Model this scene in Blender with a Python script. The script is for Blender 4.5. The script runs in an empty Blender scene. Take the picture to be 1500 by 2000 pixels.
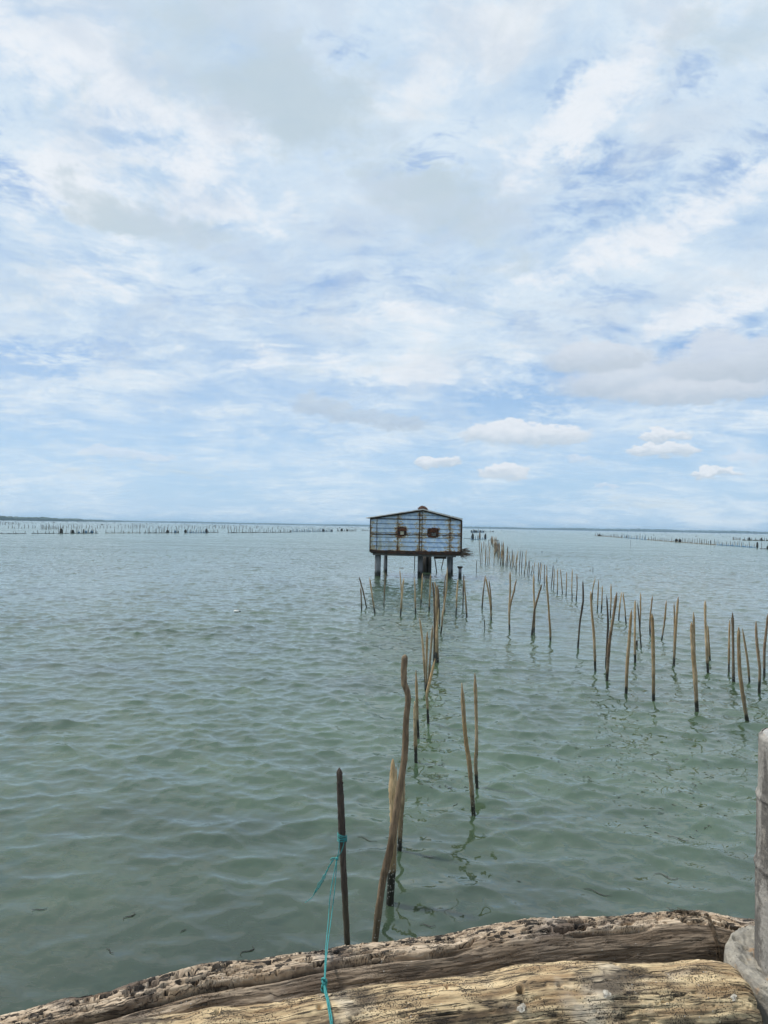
import bpy, math, random
import numpy as np
from mathutils import Vector, Matrix
R = math.radians
random.seed(7)
rng = np.random.default_rng(11)
scene = bpy.context.scene
col = scene.collection

# ------------------------------------------------------------------ camera
CAM = Vector((0.0, 0.0, 2.1))
FPX, CX, CY = 1400.0, 750.0, 1000.0          # measured on the 1500 x 2000 photograph
PITCH, ROLL = math.atan(28 / 1400.0), R(1.07)
fwd = Vector((0, math.cos(PITCH), math.sin(PITCH)))
right0 = Vector((1, 0, 0)); up0 = right0.cross(fwd)
rgt = (right0 * math.cos(ROLL) + up0 * math.sin(ROLL)).normalized()
upv = rgt.cross(fwd).normalized()
cam_d = bpy.data.cameras.new('camera'); cam = bpy.data.objects.new('camera', cam_d); col.objects.link(cam)
m = Matrix((rgt, upv, -fwd)).transposed().to_4x4(); m.translation = CAM
cam.matrix_world = m
cam_d.sensor_fit = 'VERTICAL'; cam_d.sensor_height = 36; cam_d.lens = 36 * FPX / 2000
cam_d.clip_start = 0.05; cam_d.clip_end = 40000
scene.camera = cam

def ray(px, py):
    return (rgt * ((px - CX) / FPX) + upv * (-(py - CY) / FPX) + fwd)
def at_z(px, py, z=0.0):
    d = ray(px, py); t = (z - CAM.z) / d.z; return CAM + d * t
def at_y(px, py, Y):
    d = ray(px, py); t = (Y - CAM.y) / d.y; return CAM + d * t
def az_el(px, py):
    d = ray(px, py).normalized(); return math.atan2(d.x, d.y), math.asin(d.z)

# ------------------------------------------------------------------ render / exposure
scene.view_settings.view_transform = 'Standard'; scene.view_settings.look = 'None'
scene.view_settings.exposure = 0.12; scene.view_settings.gamma = 1.0
scene.render.engine = 'CYCLES'
scene.cycles.use_denoising = True
scene.cycles.use_adaptive_sampling = True; scene.cycles.adaptive_threshold = 0.02; scene.cycles.adaptive_min_samples = 12
scene.cycles.max_bounces = 6; scene.cycles.transparent_max_bounces = 12
scene.cycles.sample_clamp_indirect = 6; scene.cycles.sample_clamp_direct = 4

# ------------------------------------------------------------------ sun
SUN_EL, SUN_AZ = R(57), R(-72)               # azimuth measured from +Y towards +X
sd = bpy.data.lights.new('sun', 'SUN'); sd.energy = 3.0; sd.angle = R(5); sd.color = (1.0, 0.95, 0.88)
so = bpy.data.objects.new('sun', sd); col.objects.link(so)
sdir = Vector((math.sin(SUN_AZ) * math.cos(SUN_EL), math.cos(SUN_AZ) * math.cos(SUN_EL), math.sin(SUN_EL)))
so.rotation_euler = sdir.to_track_quat('Z', 'Y').to_euler(); so.location = sdir * 50

# ------------------------------------------------------------------ node helper
class NT:
    def __init__(s, nt):
        s.nt = nt; s.N = nt.nodes; s.L = nt.links
    def new(s, t, **k):
        n = s.N.new(t)
        for a, b in k.items(): setattr(n, a, b)
        return n
    def put(s, sock, v):
        if isinstance(v, bpy.types.NodeSocket): s.L.new(v, sock)
        elif v is not None:
            if hasattr(sock.default_value, '__len__') and not hasattr(v, '__len__'): v = [v] * len(sock.default_value)
            if hasattr(v, '__len__') and len(v) == 3 and len(sock.default_value) == 4: v = (*v, 1)
            sock.default_value = v
    def math(s, op, a, b=None, c=None, clamp=False):
        n = s.new('ShaderNodeMath', operation=op); n.use_clamp = clamp
        s.put(n.inputs[0], a)
        if b is not None: s.put(n.inputs[1], b)
        if c is not None: s.put(n.inputs[2], c)
        return n.outputs[0]
    def vmath(s, op, a, b=None, scale=None):
        n = s.new('ShaderNodeVectorMath', operation=op); s.put(n.inputs[0], a)
        if b is not None: s.put(n.inputs[1], b)
        if scale is not None: s.put(n.inputs['Scale'], scale)
        return n.outputs['Value'] if op in ('LENGTH', 'DOT_PRODUCT', 'DISTANCE') else n.outputs[0]
    def noise(s, vec, scale, detail=4, rough=0.5, dist=0.0, out=0):
        n = s.new('ShaderNodeTexNoise'); s.put(n.inputs['Vector'], vec); s.put(n.inputs['Scale'], scale)
        s.put(n.inputs['Detail'], detail); s.put(n.inputs['Roughness'], rough); s.put(n.inputs['Distortion'], dist)
        return n.outputs[out]
    def voro(s, vec, scale, feature='F1', rnd=1.0, out='Distance'):
        n = s.new('ShaderNodeTexVoronoi', feature=feature); s.put(n.inputs['Vector'], vec); s.put(n.inputs['Scale'], scale)
        s.put(n.inputs['Randomness'], rnd); return n.outputs[out]
    def ramp(s, v, a, b, lo=0.0, hi=1.0, smooth=True):
        n = s.new('ShaderNodeMapRange'); n.interpolation_type = 'SMOOTHSTEP' if smooth else 'LINEAR'
        n.clamp = True
        s.put(n.inputs[0], v); s.put(n.inputs[1], a); s.put(n.inputs[2], b); s.put(n.inputs[3], lo); s.put(n.inputs[4], hi)
        return n.outputs[0]
    def mix(s, f, a, b, mode='MIX'):
        n = s.new('ShaderNodeMix', data_type='RGBA', blend_type=mode)
        s.put(n.inputs[0], f); s.put(n.inputs[6], a); s.put(n.inputs[7], b); return n.outputs[2]
    def xyz(s, v):
        n = s.new('ShaderNodeSeparateXYZ'); s.put(n.inputs[0], v); return n.outputs
    def comb(s, x, y, z):
        n = s.new('ShaderNodeCombineXYZ')
        for i, q in enumerate((x, y, z)): s.put(n.inputs[i], q)
        return n.outputs[0]
    def mapping(s, v, loc=(0, 0, 0), rot=(0, 0, 0), scale=(1, 1, 1)):
        n = s.new('ShaderNodeMapping'); s.put(n.inputs[0], v)
        n.inputs[1].default_value = loc; n.inputs[2].default_value = rot; n.inputs[3].default_value = scale
        return n.outputs[0]

# ------------------------------------------------------------------ world: blue sky under broken cloud
world = bpy.data.worlds.new('World'); scene.world = world; world.use_nodes = True
w = NT(world.node_tree); w.N.clear()
out = w.new('ShaderNodeOutputWorld'); bg = w.new('ShaderNodeBackground'); w.L.new(bg.outputs[0], out.inputs[0])
sky = w.new('ShaderNodeTexSky', sky_type='NISHITA'); sky.sun_disc = False
sky.sun_elevation = SUN_EL; sky.sun_rotation = SUN_AZ; sky.air_density = 1.0; sky.dust_density = 1.2; sky.ozone_density = 1.5
D = w.new('ShaderNodeTexCoord').outputs['Generated']
D = w.vmath('NORMALIZE', D)
dx, dy, dz = w.xyz(D)
zc = w.math('MAXIMUM', dz, 0.0)
AZ = w.math('ARCTAN2', dx, dy); EL = w.math('ARCSINE', zc)
den = w.math('ADD', zc, 0.20)
U = w.math('DIVIDE', dx, den); V = w.math('DIVIDE', dy, den)
P = w.comb(U, V, 0.0)
AE = w.comb(AZ, EL, 0.0)
# noises shared by all cloud layers
wob = w.vmath('SUBTRACT', w.noise(w.mapping(P, loc=(3.1, 1.2, 0)), 1.3, 4, 0.55, out=1), (0.5, 0.5, 0.5))
Pw = w.vmath('ADD', P, w.vmath('SCALE', wob, scale=0.45))
Ps = w.mapping(Pw, rot=(0, 0, R(-38)), scale=(0.8, 2.3, 1))             # slanting streaks
n_big = w.noise(w.mapping(Pw, loc=(5.3, 2.1, 0)), 1.7, 7, 0.60)
n_str = w.noise(Ps, 2.6, 9, 0.66, 0.35)
n_fine = w.noise(Pw, 6.5, 8, 0.66, 0.2)
n_wisp = w.noise(w.mapping(Pw, rot=(0, 0, R(-30)), scale=(1, 1.8, 1)), 15, 6, 0.65, 0.5)
mott = w.noise(w.mapping(AE, loc=(2.2, 0.7, 0), rot=(0, 0, R(12)), scale=(1, 1.9, 1)), 5.5, 9, 0.62, 0.3)
mott2 = w.noise(w.mapping(AE, loc=(7.2, 4.7, 0), rot=(0, 0, R(-15)), scale=(1, 1.7, 1)), 7.0, 8, 0.60, 0.4)
ae_w = w.vmath('SUBTRACT', w.noise(w.mapping(AE, scale=(1, 1.6, 1)), 9, 9, 0.66, out=1), (0.5, 0.5, 0.5))
AEw = w.vmath('ADD', AE, w.vmath('MULTIPLY', ae_w, (0.22, 0.15, 0)))      # strongly warped, for large soft lobes
aex, aey, _ = w.xyz(AEw)
ae_f = w.vmath('SUBTRACT', w.noise(w.mapping(AE, scale=(1, 1.7, 1)), 42, 7, 0.66, out=1), (0.5, 0.5, 0.5))
AEf = w.vmath('ADD', AE, w.vmath('MULTIPLY', ae_f, (0.044, 0.034, 0)))    # lightly warped, for small cumulus
afx, afy, _ = w.xyz(AEf)
PX = 1 / FPX
def lobe(px, py, rx, ry, fine=False, ang=0.0):
    a0, e0 = az_el(px, py)
    x, y = (afx, afy) if fine else (aex, aey)
    ux = w.math('SUBTRACT', x, a0); uy = w.math('SUBTRACT', y, e0)
    if ang:
        c, s_ = math.cos(R(ang)), math.sin(R(ang))
        vx = w.math('ADD', w.math('MULTIPLY', ux, c), w.math('MULTIPLY', uy, s_))
        vy = w.math('SUBTRACT', w.math('MULTIPLY', uy, c), w.math('MULTIPLY', ux, s_))
        ux, uy = vx, vy
    ux = w.math('MULTIPLY', ux, 1 / (rx * PX)); uy = w.math('MULTIPLY', uy, 1 / (ry * PX))
    r2 = w.math('ADD', w.math('MULTIPLY', ux, ux), w.math('MULTIPLY', uy, uy))
    return w.math('SUBTRACT', 1.0, r2, clamp=True)
def lobes(lst, fine=False):
    acc = None
    for l in lst:
        v = lobe(*l[:4], fine=fine, ang=l[5] if len(l) > 5 else 0)
        if len(l) > 4: v = w.math('MULTIPLY', v, l[4])
        acc = v if acc is None else w.math('MAXIMUM', acc, v)
    return acc
def amp(n_, k): return w.math('MULTIPLY', w.math('SUBTRACT', n_, 0.5), k)
def add(*a):
    r_ = a[0]
    for q in a[1:]: r_ = w.math('ADD', r_, q)
    return r_
holes = lobes([(640, 45, 70, 60, .9, 50), (850, 305, 110, 42, 0.95, 22), (1170, 305, 110, 45, 1.0, 12), (1375, 145, 70, 60, .9, -40),
               (1290, 300, 80, 40, 1., 10), (1470, 280, 170, 70, 1.0, 20), (5, 300, 90, 110, 1.1), (1110, 165, 90, 25, .7, 35),
               (1230, 100, 60, 90, .6, 60), (40, 690, 160, 45, 1.0), (190, 697, 70, 25, 1.0), (690, 320, 40, 20, .4), (1200, 370, 190, 50, .7, 15),
               (1040, 765, 150, 45, .8), (640, 440, 90, 45, .45, -30), (1160, 590, 190, 50, .6, 10), (350, 560, 150, 40, .35), (1380, 690, 140, 35, .7, 12), (1060, 790, 60, 25, .8), (700, 560, 200, 60, .4, 10)])
whites = lobes([(80, 50, 190, 110, .9), (260, 240, 150, 130, 1.0), (110, 370, 190, 90, 1.0), (420, 320, 110, 90, .9), (410, 410, 110, 60, .9), (1150, 200, 280, 80, 1.0, 28),
                (1320, 430, 300, 60, .95, 12), (850, 120, 110, 90, .7), (990, 80, 150, 70, .7, 20), (1380, 620, 240, 45, .75, 14), (1120, 510, 170, 40, .75, 8), (840, 605, 190, 40, .6, 10), (560, 430, 60, 40, .4),
                (560, 690, 170, 30, .5), (850, 720, 260, 30, .55, 6), (150, 530, 180, 70, .5)])
greys = lobes([(560, 200, 240, 110, .75, -12), (280, 440, 210, 55, .9, -8), (860, 410, 190, 90, .85, -20), (960, 480, 130, 60, .6), (390, 90, 230, 120, .5), (250, 335, 90, 50, .45), (1420, 60, 180, 70, .45), (800, 540, 170, 60, .4), (130, 190, 90, 50, .4)])
# 1 clear sky
hz = w.ramp(EL, 0.0, 0.34)
clear = w.mix(0.75, w.vmath('SCALE', sky.outputs[0], scale=0.1), w.mix(hz, (0.40, 0.64, 0.90), (0.28, 0.45, 0.76)))
# 2 high thin veil, thick overhead and thinning towards the horizon
cov = w.ramp(EL, 0.02, 0.42, 0.28, 0.92)
holes = w.math('MULTIPLY', holes, 0.84)
hn = w.math('MULTIPLY', holes, w.ramp(add(amp(n_fine, 2.0), amp(n_wisp, 1.2)), 0.45, -0.35, 0.1, 1.3))
veil = add(cov, amp(n_big, 0.9), amp(n_str, 0.9), amp(mott, 1.3), amp(n_fine, 1.0), amp(n_wisp, 0.6), w.math('MULTIPLY', hn, -0.72))
vm = w.ramp(veil, -0.10, 0.85, 0.10, 0.98)
thick = w.ramp(add(amp(n_big, 1.0), amp(n_str, 1.2), amp(mott, 1.8), amp(n_fine, 1.2), amp(n_wisp, 0.6)), -0.5, 0.5)
vcol = w.mix(thick, (0.49, 0.63, 0.79), (0.66, 0.76, 0.85))
c1 = w.mix(vm, clear, vcol)
# 3 brighter and greyer masses
wn = add(w.math('MULTIPLY', whites, 0.95), amp(n_str, 1.6), amp(n_fine, 2.3), amp(mott, 1.6), amp(n_wisp, 0.7), w.math('MULTIPLY', holes, -0.6))
wmask = w.math('MULTIPLY', w.ramp(wn, 0.10, 1.0), w.ramp(EL, 0.07, 0.20))
c2 = w.mix(w.math('MULTIPLY', wmask, 0.92), c1, (0.78, 0.82, 0.87))
gn = add(greys, amp(n_fine, 1.0), amp(n_big, 1.9), w.math('MULTIPLY', holes, -0.5))
c3 = w.mix(w.math('MULTIPLY', w.ramp(gn, 0.12, 0.80), 0.80), c2, (0.48, 0.58, 0.65))
c3 = w.mix(w.math('MULTIPLY', w.ramp(mott2, 0.44, 0.68, 0.0, 0.55), w.ramp(EL, 0.10, 0.24)), c3, (0.53, 0.62, 0.73))
# 4 thin level streaks low down
Pl = w.mapping(AE, scale=(1.0, 5.5, 1))
low = w.noise(Pl, 5.0, 8, 0.64, 0.5)
lowm = w.math('MULTIPLY', w.ramp(low, 0.42, 0.70), w.ramp(EL, 0.32, 0.10))
lowm = w.math('MULTIPLY', lowm, w.ramp(EL, 0.0, 0.05, 0.35, 1.0))
c4 = w.mix(w.math('MULTIPLY', lowm, 0.32), c3, (0.58, 0.72, 0.86))
# 5 small cumulus near the horizon with grey flat undersides
def cumulus(c, lst, top, under, strength=1.0, soft=0.38):
    for (px, py, rx, ry) in lst:
        body = lobes([(px, py, rx, ry), (px - rx * .28, py - ry * .35, rx * .42, ry * .95), (px + rx * .30, py - ry * .15, rx * .40, ry * .8)], fine=True)
        a0, e0 = az_el(px, py)
        base = w.ramp(afy, e0 - ry * PX * 0.95, e0 - ry * PX * 0.35)
        m_ = w.math('MULTIPLY', w.ramp(body, 0.05, soft), base)
        sh = w.ramp(afy, e0 - ry * PX * 0.7, e0 + ry * PX * 0.7)
        c = w.mix(w.math('MULTIPLY', m_, strength), c, w.mix(sh, under, top))
    return c
c5 = cumulus(c4, [(1025, 850, 140, 27), (985, 922, 50, 17), (852, 904, 50, 13), (1298, 880, 70, 16), (1300, 852, 48, 12), (1395, 924, 52, 9)], (0.75, 0.79, 0.84), (0.50, 0.59, 0.68), 0.88)
c5 = cumulus(c5, [(1455, 893, 42, 9), (1132, 896, 30, 7), (1185, 948, 25, 5)], (0.62, 0.71, 0.82), (0.55, 0.65, 0.77), 0.7)
c5 = cumulus(c5, [(212, 885, 62, 13), (300, 897, 44, 9)], (0.66, 0.73, 0.82), (0.58, 0.67, 0.77), 0.55)
c5 = cumulus(c5, [(1290, 748, 230, 42), (1440, 712, 150, 58), (1170, 702, 120, 34), (1360, 770, 170, 26)], (0.62, 0.68, 0.76), (0.46, 0.54, 0.63), 0.85, 0.65)
c5 = cumulus(c5, [(620, 795, 60, 26), (690, 812, 75, 22), (780, 828, 75, 18)], (0.50, 0.60, 0.71), (0.43, 0.53, 0.65), 0.8, 0.8)
w.L.new(c5, bg.inputs[0]); bg.inputs[1].default_value = 1.0
world.cycles.sampling_method = 'MANUAL'; world.cycles.sample_map_resolution = 1024

# ------------------------------------------------------------------ object helpers
def tag(o, label=None, cat=None, group=None, kind=None):
    if label: o['label'] = label
    if cat: o['category'] = cat
    if group: o['group'] = group
    if kind: o['kind'] = kind
    return o
def empty(name, loc=(0, 0, 0), rz=0.0):
    o = bpy.data.objects.new(name, None); o.empty_display_size = 0.2
    o.location = loc; o.rotation_euler = (0, 0, rz); col.objects.link(o); return o
class MB:
    """collects shapes; build() links them as ONE mesh object"""
    def __init__(s): s.v = []; s.f = []; s.n = 0
    def add(s, v, f):
        s.v.extend([tuple(p) for p in v]); s.f.extend([tuple(i + s.n for i in q) for q in f]); s.n += len(v)
    def hexa(s, p):
        s.add(p, [(0, 3, 2, 1), (4, 5, 6, 7), (0, 1, 5, 4), (1, 2, 6, 5), (2, 3, 7, 6), (3, 0, 4, 7)])
    def box(s, x0, x1, y0, y1, z0, z1):
        s.hexa([(x0, y0, z0), (x1, y0, z0), (x1, y1, z0), (x0, y1, z0), (x0, y0, z1), (x1, y0, z1), (x1, y1, z1), (x0, y1, z1)])
    def tube(s, pts, rad, sides=8, cap=True, jit=0.0, squash=None):
        pts = [Vector(p) for p in pts]
        if not hasattr(rad, '__len__'): rad = [rad] * len(pts)
        ref = Vector((0.31, 0.83, 0.13)).normalized()
        vs = []; fs = []
        for i, p in enumerate(pts):
            t = (pts[min(i + 1, len(pts) - 1)] - pts[max(i - 1, 0)])
            if t.length < 1e-9: t = Vector((0, 0, 1))
            t.normalize()
            a = t.cross(ref)
            if a.length < 1e-3: a = t.cross(Vector((1, 0, 0)))
            a.normalize(); b = t.cross(a)
            for k in range(sides):
                an = 2 * math.pi * k / sides
                r = rad[i] * (1 + (random.uniform(-jit, jit) if jit else 0))
                vs.append(p + a * (math.cos(an) * r) + b * (math.sin(an) * r))
        for i in range(len(pts) - 1):
            for k in range(sides):
                k2 = (k + 1) % sides
                fs.append((i * sides + k, i * sides + k2, (i + 1) * sides + k2, (i + 1) * sides + k))
        if cap:
            fs.append(tuple(range(sides))[::-1]); fs.append(tuple((len(pts) - 1) * sides + k for k in range(sides)))
        s.add(vs, fs)
    def build(s, name, mat, parent=None, smooth=False, loc=None):
        me = bpy.data.meshes.new(name); me.from_pydata(s.v, [], s.f); me.update()
        if smooth: me.polygons.foreach_set('use_smooth', [True] * len(me.polygons))
        me.materials.append(mat)
        o = bpy.data.objects.new(name, me); col.objects.link(o)
        if parent is not None: o.parent = parent
        if loc is not None: o.location = loc
        return o
def catmull(pts, n):
    P_ = [Vector(p) for p in pts]
    if len(P_) == 2: return [P_[0].lerp(P_[1], i / (n - 1)) for i in range(n)]
    P_ = [P_[0] * 2 - P_[1]] + P_ + [P_[-1] * 2 - P_[-2]]
    segs = len(P_) - 3; o = []
    for i in range(n):
        t = i / (n - 1) * segs; k = min(int(t), segs - 1); u = t - k
        a, b, c, d = P_[k:k + 4]
        o.append(0.5 * ((2 * b) + (c - a) * u + (2 * a - 5 * b + 4 * c - d) * u * u + (3 * b - a - 3 * c + d) * u ** 3))
    return o
def npmesh(name, verts, quads, mat, smooth=True, parent=None):
    me = bpy.data.meshes.new(name)
    verts = np.ascontiguousarray(verts, dtype=np.float32); quads = np.ascontiguousarray(quads, dtype=np.int32)
    me.vertices.add(len(verts)); me.vertices.foreach_set('co', verts.ravel())
    me.loops.add(quads.size); me.loops.foreach_set('vertex_index', quads.ravel())
    me.polygons.add(len(quads)); me.polygons.foreach_set('loop_start', np.arange(0, quads.size, 4, dtype=np.int32))
    me.polygons.foreach_set('use_smooth', np.full(len(quads), smooth))
    me.update(calc_edges=True); me.validate()
    me.materials.append(mat)
    o = bpy.data.objects.new(name, me); col.objects.link(o)
    if parent is not None: o.parent = parent
    return o
def grid_quads(nu, nv, wrap=False):
    i = np.arange(nu - 1)[:, None]; j = np.arange(nv if wrap else nv - 1)[None, :]
    j2 = (j + 1) % nv
    return np.stack([(i * nv + j), ((i + 1) * nv + j), ((i + 1) * nv + j2), (i * nv + j2)], -1).reshape(-1, 4)
# perlin noise on arrays
_perm = rng.permutation(512); _perm = np.concatenate([_perm, _perm, _perm])
_grad = rng.normal(size=(512, 3)); _grad /= np.linalg.norm(_grad, axis=1)[:, None]
def perlin(x, y, z):
    x, y, z = np.broadcast_arrays(np.asarray(x, float), np.asarray(y, float), np.asarray(z, float))
    xi, yi, zi = np.floor(x).astype(int), np.floor(y).astype(int), np.floor(z).astype(int)
    xf, yf, zf = x - xi, y - yi, z - zi
    fd = lambda t: t * t * t * (t * (t * 6 - 15) + 10)
    u, v, w_ = fd(xf), fd(yf), fd(zf)
    def g(a, b, c):
        h = _perm[_perm[_perm[(xi + a) & 511] + ((yi + b) & 511)] + ((zi + c) & 511)]
        gr = _grad[h]; return gr[..., 0] * (xf - a) + gr[..., 1] * (yf - b) + gr[..., 2] * (zf - c)
    lp = lambda a, b, t: a + (b - a) * t
    return lp(lp(lp(g(0, 0, 0), g(1, 0, 0), u), lp(g(0, 1, 0), g(1, 1, 0), u), v),
              lp(lp(g(0, 0, 1), g(1, 0, 1), u), lp(g(0, 1, 1), g(1, 1, 1), u), v), w_)
def fbm(x, y, z, o=4, g=0.5):
    a, t = 1.0, 0
    for k in range(o):
        t = t + a * perlin(np.asarray(x) * 2 ** k + k * 7.3, np.asarray(y) * 2 ** k, np.asarray(z) * 2 ** k + 3.1 * k); a *= g
    return t
def sstep(x, a, b):
    t = np.clip((x - a) / (b - a), 0, 1); return t * t * (3 - 2 * t)

# ------------------------------------------------------------------ materials
def mat(name):
    m_ = bpy.data.materials.new(name); m_.use_nodes = True
    n = NT(m_.node_tree); n.N.clear()
    o = n.new('ShaderNodeOutputMaterial'); b = n.new('ShaderNodeBsdfPrincipled'); n.L.new(b.outputs[0], o.inputs[0])
    n.b = b; n.o = o; return m_, n
def bump(n, h, strength, dist, normal=None):
    b = n.new('ShaderNodeBump'); n.put(b.inputs['Height'], h); n.put(b.inputs['Strength'], strength); n.put(b.inputs['Distance'], dist)
    if normal is not None: n.L.new(normal, b.inputs['Normal'])
    return b.outputs[0]
def stake_mat(name, c_lo, c_hi, wet=(0.022, 0.020, 0.014), wl=0.085):
    m_, n = mat(name)
    geo = n.new('ShaderNodeNewGeometry').outputs['Position']; rnd = n.new('ShaderNodeObjectInfo').outputs['Random']
    x, y, z = n.xyz(geo)
    off = n.math('MULTIPLY', rnd, 37.0)
    p = n.comb(n.math('ADD', x, off), y, n.math('MULTIPLY', z, 0.12))
    gr = n.noise(p, 130, 6, 0.7)
    patch = n.noise(n.comb(n.math('ADD', x, off), y, n.math('MULTIPLY', z, 0.5)), 7, 4, 0.6)
    c = n.mix(n.ramp(patch, 0.35, 0.65), c_lo, c_hi)
    c = n.mix(n.ramp(gr, 0.3, 0.75), n.vmath('SCALE', c, scale=0.38), c)
    tone = n.ramp(rnd, 0, 1, 0.6, 1.12, smooth=False)
    c = n.vmath('SCALE', c, scale=tone)
    edge = n.noise(n.comb(n.math('ADD', x, off), y, z), 9, 3, 0.6)
    level = n.math('ADD', z, n.math('MULTIPLY', n.math('SUBTRACT', edge, 0.5), 0.22))
    lim = n.ramp(rnd, 0, 1, wl * 0.6, wl * 1.7, smooth=False)
    c = n.mix(n.ramp(level, n.math('ADD', lim, 0.16), n.math('ADD', lim, 0.32)), n.mix(0.55, c, (0.10, 0.085, 0.05)), c)
    c = n.mix(n.ramp(level, lim, n.math('ADD', lim, 0.06)), wet, c)
    sp = n.voro(geo, 60, rnd=1.0)
    bar = n.math('MULTIPLY', n.math('LESS_THAN', sp, 0.22), n.ramp(level, 0.60, 0.12))
    bar = n.math('MULTIPLY', bar, n.math('GREATER_THAN', n.noise(geo, 7, 2), 0.50))
    c = n.mix(n.math('MULTIPLY', bar, 0.85), c, (0.52, 0.50, 0.45))
    n.put(n.b.inputs['Base Color'], c)
    n.put(n.b.inputs['Roughness'], n.ramp(level, 0.1, 0.25, 0.35, 0.8))
    n.put(n.b.inputs['Normal'], bump(n, gr, 0.9, 0.006))
    return m_
M_STAKE = stake_mat('stake wood', (0.52, 0.34, 0.165), (0.80, 0.58, 0.34))
M_TIP = stake_mat('cut stake wood', (0.66, 0.42, 0.19), (0.82, 0.60, 0.34))
M_DARKSTAKE = stake_mat('dark bark stake', (0.075, 0.054, 0.040), (0.15, 0.11, 0.08))
M_BROWN = stake_mat('brown bark stake', (0.24, 0.155, 0.085), (0.46, 0.32, 0.19))

def plain(name, c, rough=0.7, metal=0.0, nscale=None, c2=None, bs=0.3):
    m_, n = mat(name)
    if nscale:
        tc = n.new('ShaderNodeTexCoord').outputs['Object']; f = n.noise(tc, nscale, 5, 0.6)
        n.put(n.b.inputs['Base Color'], n.mix(n.ramp(f, 0.35, 0.65), c, c2 or tuple(q * 0.6 for q in c)))
        n.put(n.b.inputs['Normal'], bump(n, f, bs, 0.01))
    else: n.put(n.b.inputs['Base Color'], c)
    n.put(n.b.inputs['Roughness'], rough); n.put(n.b.inputs['Metallic'], metal)
    return m_
M_RUST = plain('rusted steel', (0.025, 0.013, 0.009), 0.85, 0, 9, (0.15, 0.05, 0.020))
M_RUSTDK = plain('dark rusted steel', (0.020, 0.014, 0.011), 0.85, 0, 9, (0.075, 0.034, 0.018))
M_TWIG = plain('dry brushwood', (0.20, 0.13, 0.085), 0.9, 0, 8, (0.06, 0.04, 0.03))
M_NEST = plain('rust brown straw', (0.13, 0.06, 0.035), 0.95, 0, 22, (0.05, 0.026, 0.018))
M_ROOF = plain('weathered roof sheet', (0.55, 0.55, 0.53), 0.5, 0.2, 3, (0.34, 0.31, 0.27))
M_OLDWOOD = plain('old platform timber', (0.085, 0.062, 0.045), 0.9, 0, 10, (0.035, 0.027, 0.02))
M_ROPE = plain('teal rope', (0.020, 0.19, 0.185), 0.7, 0, 300, (0.05, 0.31, 0.30))
M_TWINE = plain('brown twine', (0.11, 0.075, 0.045), 0.9, 0, 60, (0.05, 0.035, 0.02))
M_SHELL = plain('oyster shell', (0.50, 0.46, 0.38), 0.6, 0, 120, (0.24, 0.20, 0.15))
M_WHITE = plain('white plastic', (0.72, 0.72, 0.68), 0.4, 0, 20, (0.5, 0.5, 0.45))
M_BLACK = plain('dark plastic', (0.02, 0.02, 0.02), 0.5)
M_WEED = plain('dead weed', (0.035, 0.030, 0.018), 0.6, 0, 40, (0.015, 0.014, 0.010))
M_NET = plain('dark fishing net', (0.030, 0.034, 0.032), 0.9, 0, 4, (0.07, 0.065, 0.055))
M_NETB = plain('blue fishing net', (0.05, 0.14, 0.26), 0.9, 0, 4, (0.10, 0.20, 0.30))
M_NETT = plain('tan fishing net', (0.20, 0.15, 0.08), 0.9, 0, 4, (0.10, 0.08, 0.05))
M_FARST = plain('distant stake wood', (0.10, 0.085, 0.065), 0.9)
M_SOIL = plain('dark bank soil', (0.035, 0.030, 0.026), 0.95, 0, 6, (0.018, 0.016, 0.015), 0.8)

def stilt_mat():
    m_, n = mat('weathered concrete stilt')
    x, y, z = n.xyz(n.new('ShaderNodeNewGeometry').outputs['Position'])
    pos = n.comb(x, y, n.math('MULTIPLY', z, 0.3))
    f = n.noise(pos, 9, 5, 0.6)
    c = n.mix(n.ramp(f, 0.3, 0.7), (0.13, 0.13, 0.14), (0.27, 0.27, 0.28))
    c = n.mix(n.ramp(n.math('ADD', z, n.math('MULTIPLY', f, 0.2)), 0.22, 0.42), (0.025, 0.026, 0.022), c)
    n.put(n.b.inputs['Base Color'], c); n.put(n.b.inputs['Roughness'], 0.8); return m_
M_STILT = stilt_mat()

# ------------------------------------------------------------------ WATER
def spectrum_tile(N, L, lam_p, lam_min, wdir, spread, seed):
    r = np.random.default_rng(seed)
    k = 2 * np.pi * np.fft.fftfreq(N, L / N); kx, ky = np.meshgrid(k, k, indexing='ij')
    kk = np.hypot(kx, ky); kk[0, 0] = 1
    kp = 2 * np.pi / lam_p; kc = 2 * np.pi / lam_min
    cosd = (kx * wdir[0] + ky * wdir[1]) / kk
    S = kk ** -4.0 * np.exp(-(kp / kk) ** 2) * np.exp(-(kk / kc) ** 2) * (np.abs(cosd) ** spread + 0.10)
    S[0, 0] = 0
    A = np.sqrt(S) * (r.normal(size=(N, N)) + 1j * r.normal(size=(N, N)))
    h = np.fft.ifft2(A).real
    gx = np.gradient(h, L / N, axis=0); gy = np.gradient(h, L / N, axis=1)
    sc = np.sqrt((gx ** 2 + gy ** 2).mean())                    # unit rms slope
    return [(q / sc).astype(np.float32) for q in (h, np.fft.ifft2(-1j * kx / kk * A).real, np.fft.ifft2(-1j * ky / kk * A).real)]
TILES = [(spectrum_tile(1024, 21.7, 0.74, 0.13, (0.28, 0.96), 1.3, 1), 21.7, 0.150, 0.3),
         (spectrum_tile(1024, 9.3, 0.36, 0.07, (-0.25, 0.97), 1.3, 2), 9.3, 0.135, -0.5),
         (spectrum_tile(512, 3.9, 0.15, 0.045, (0.1, 0.99), 1.0, 3), 3.9, 0.045, 1.9)]
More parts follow.
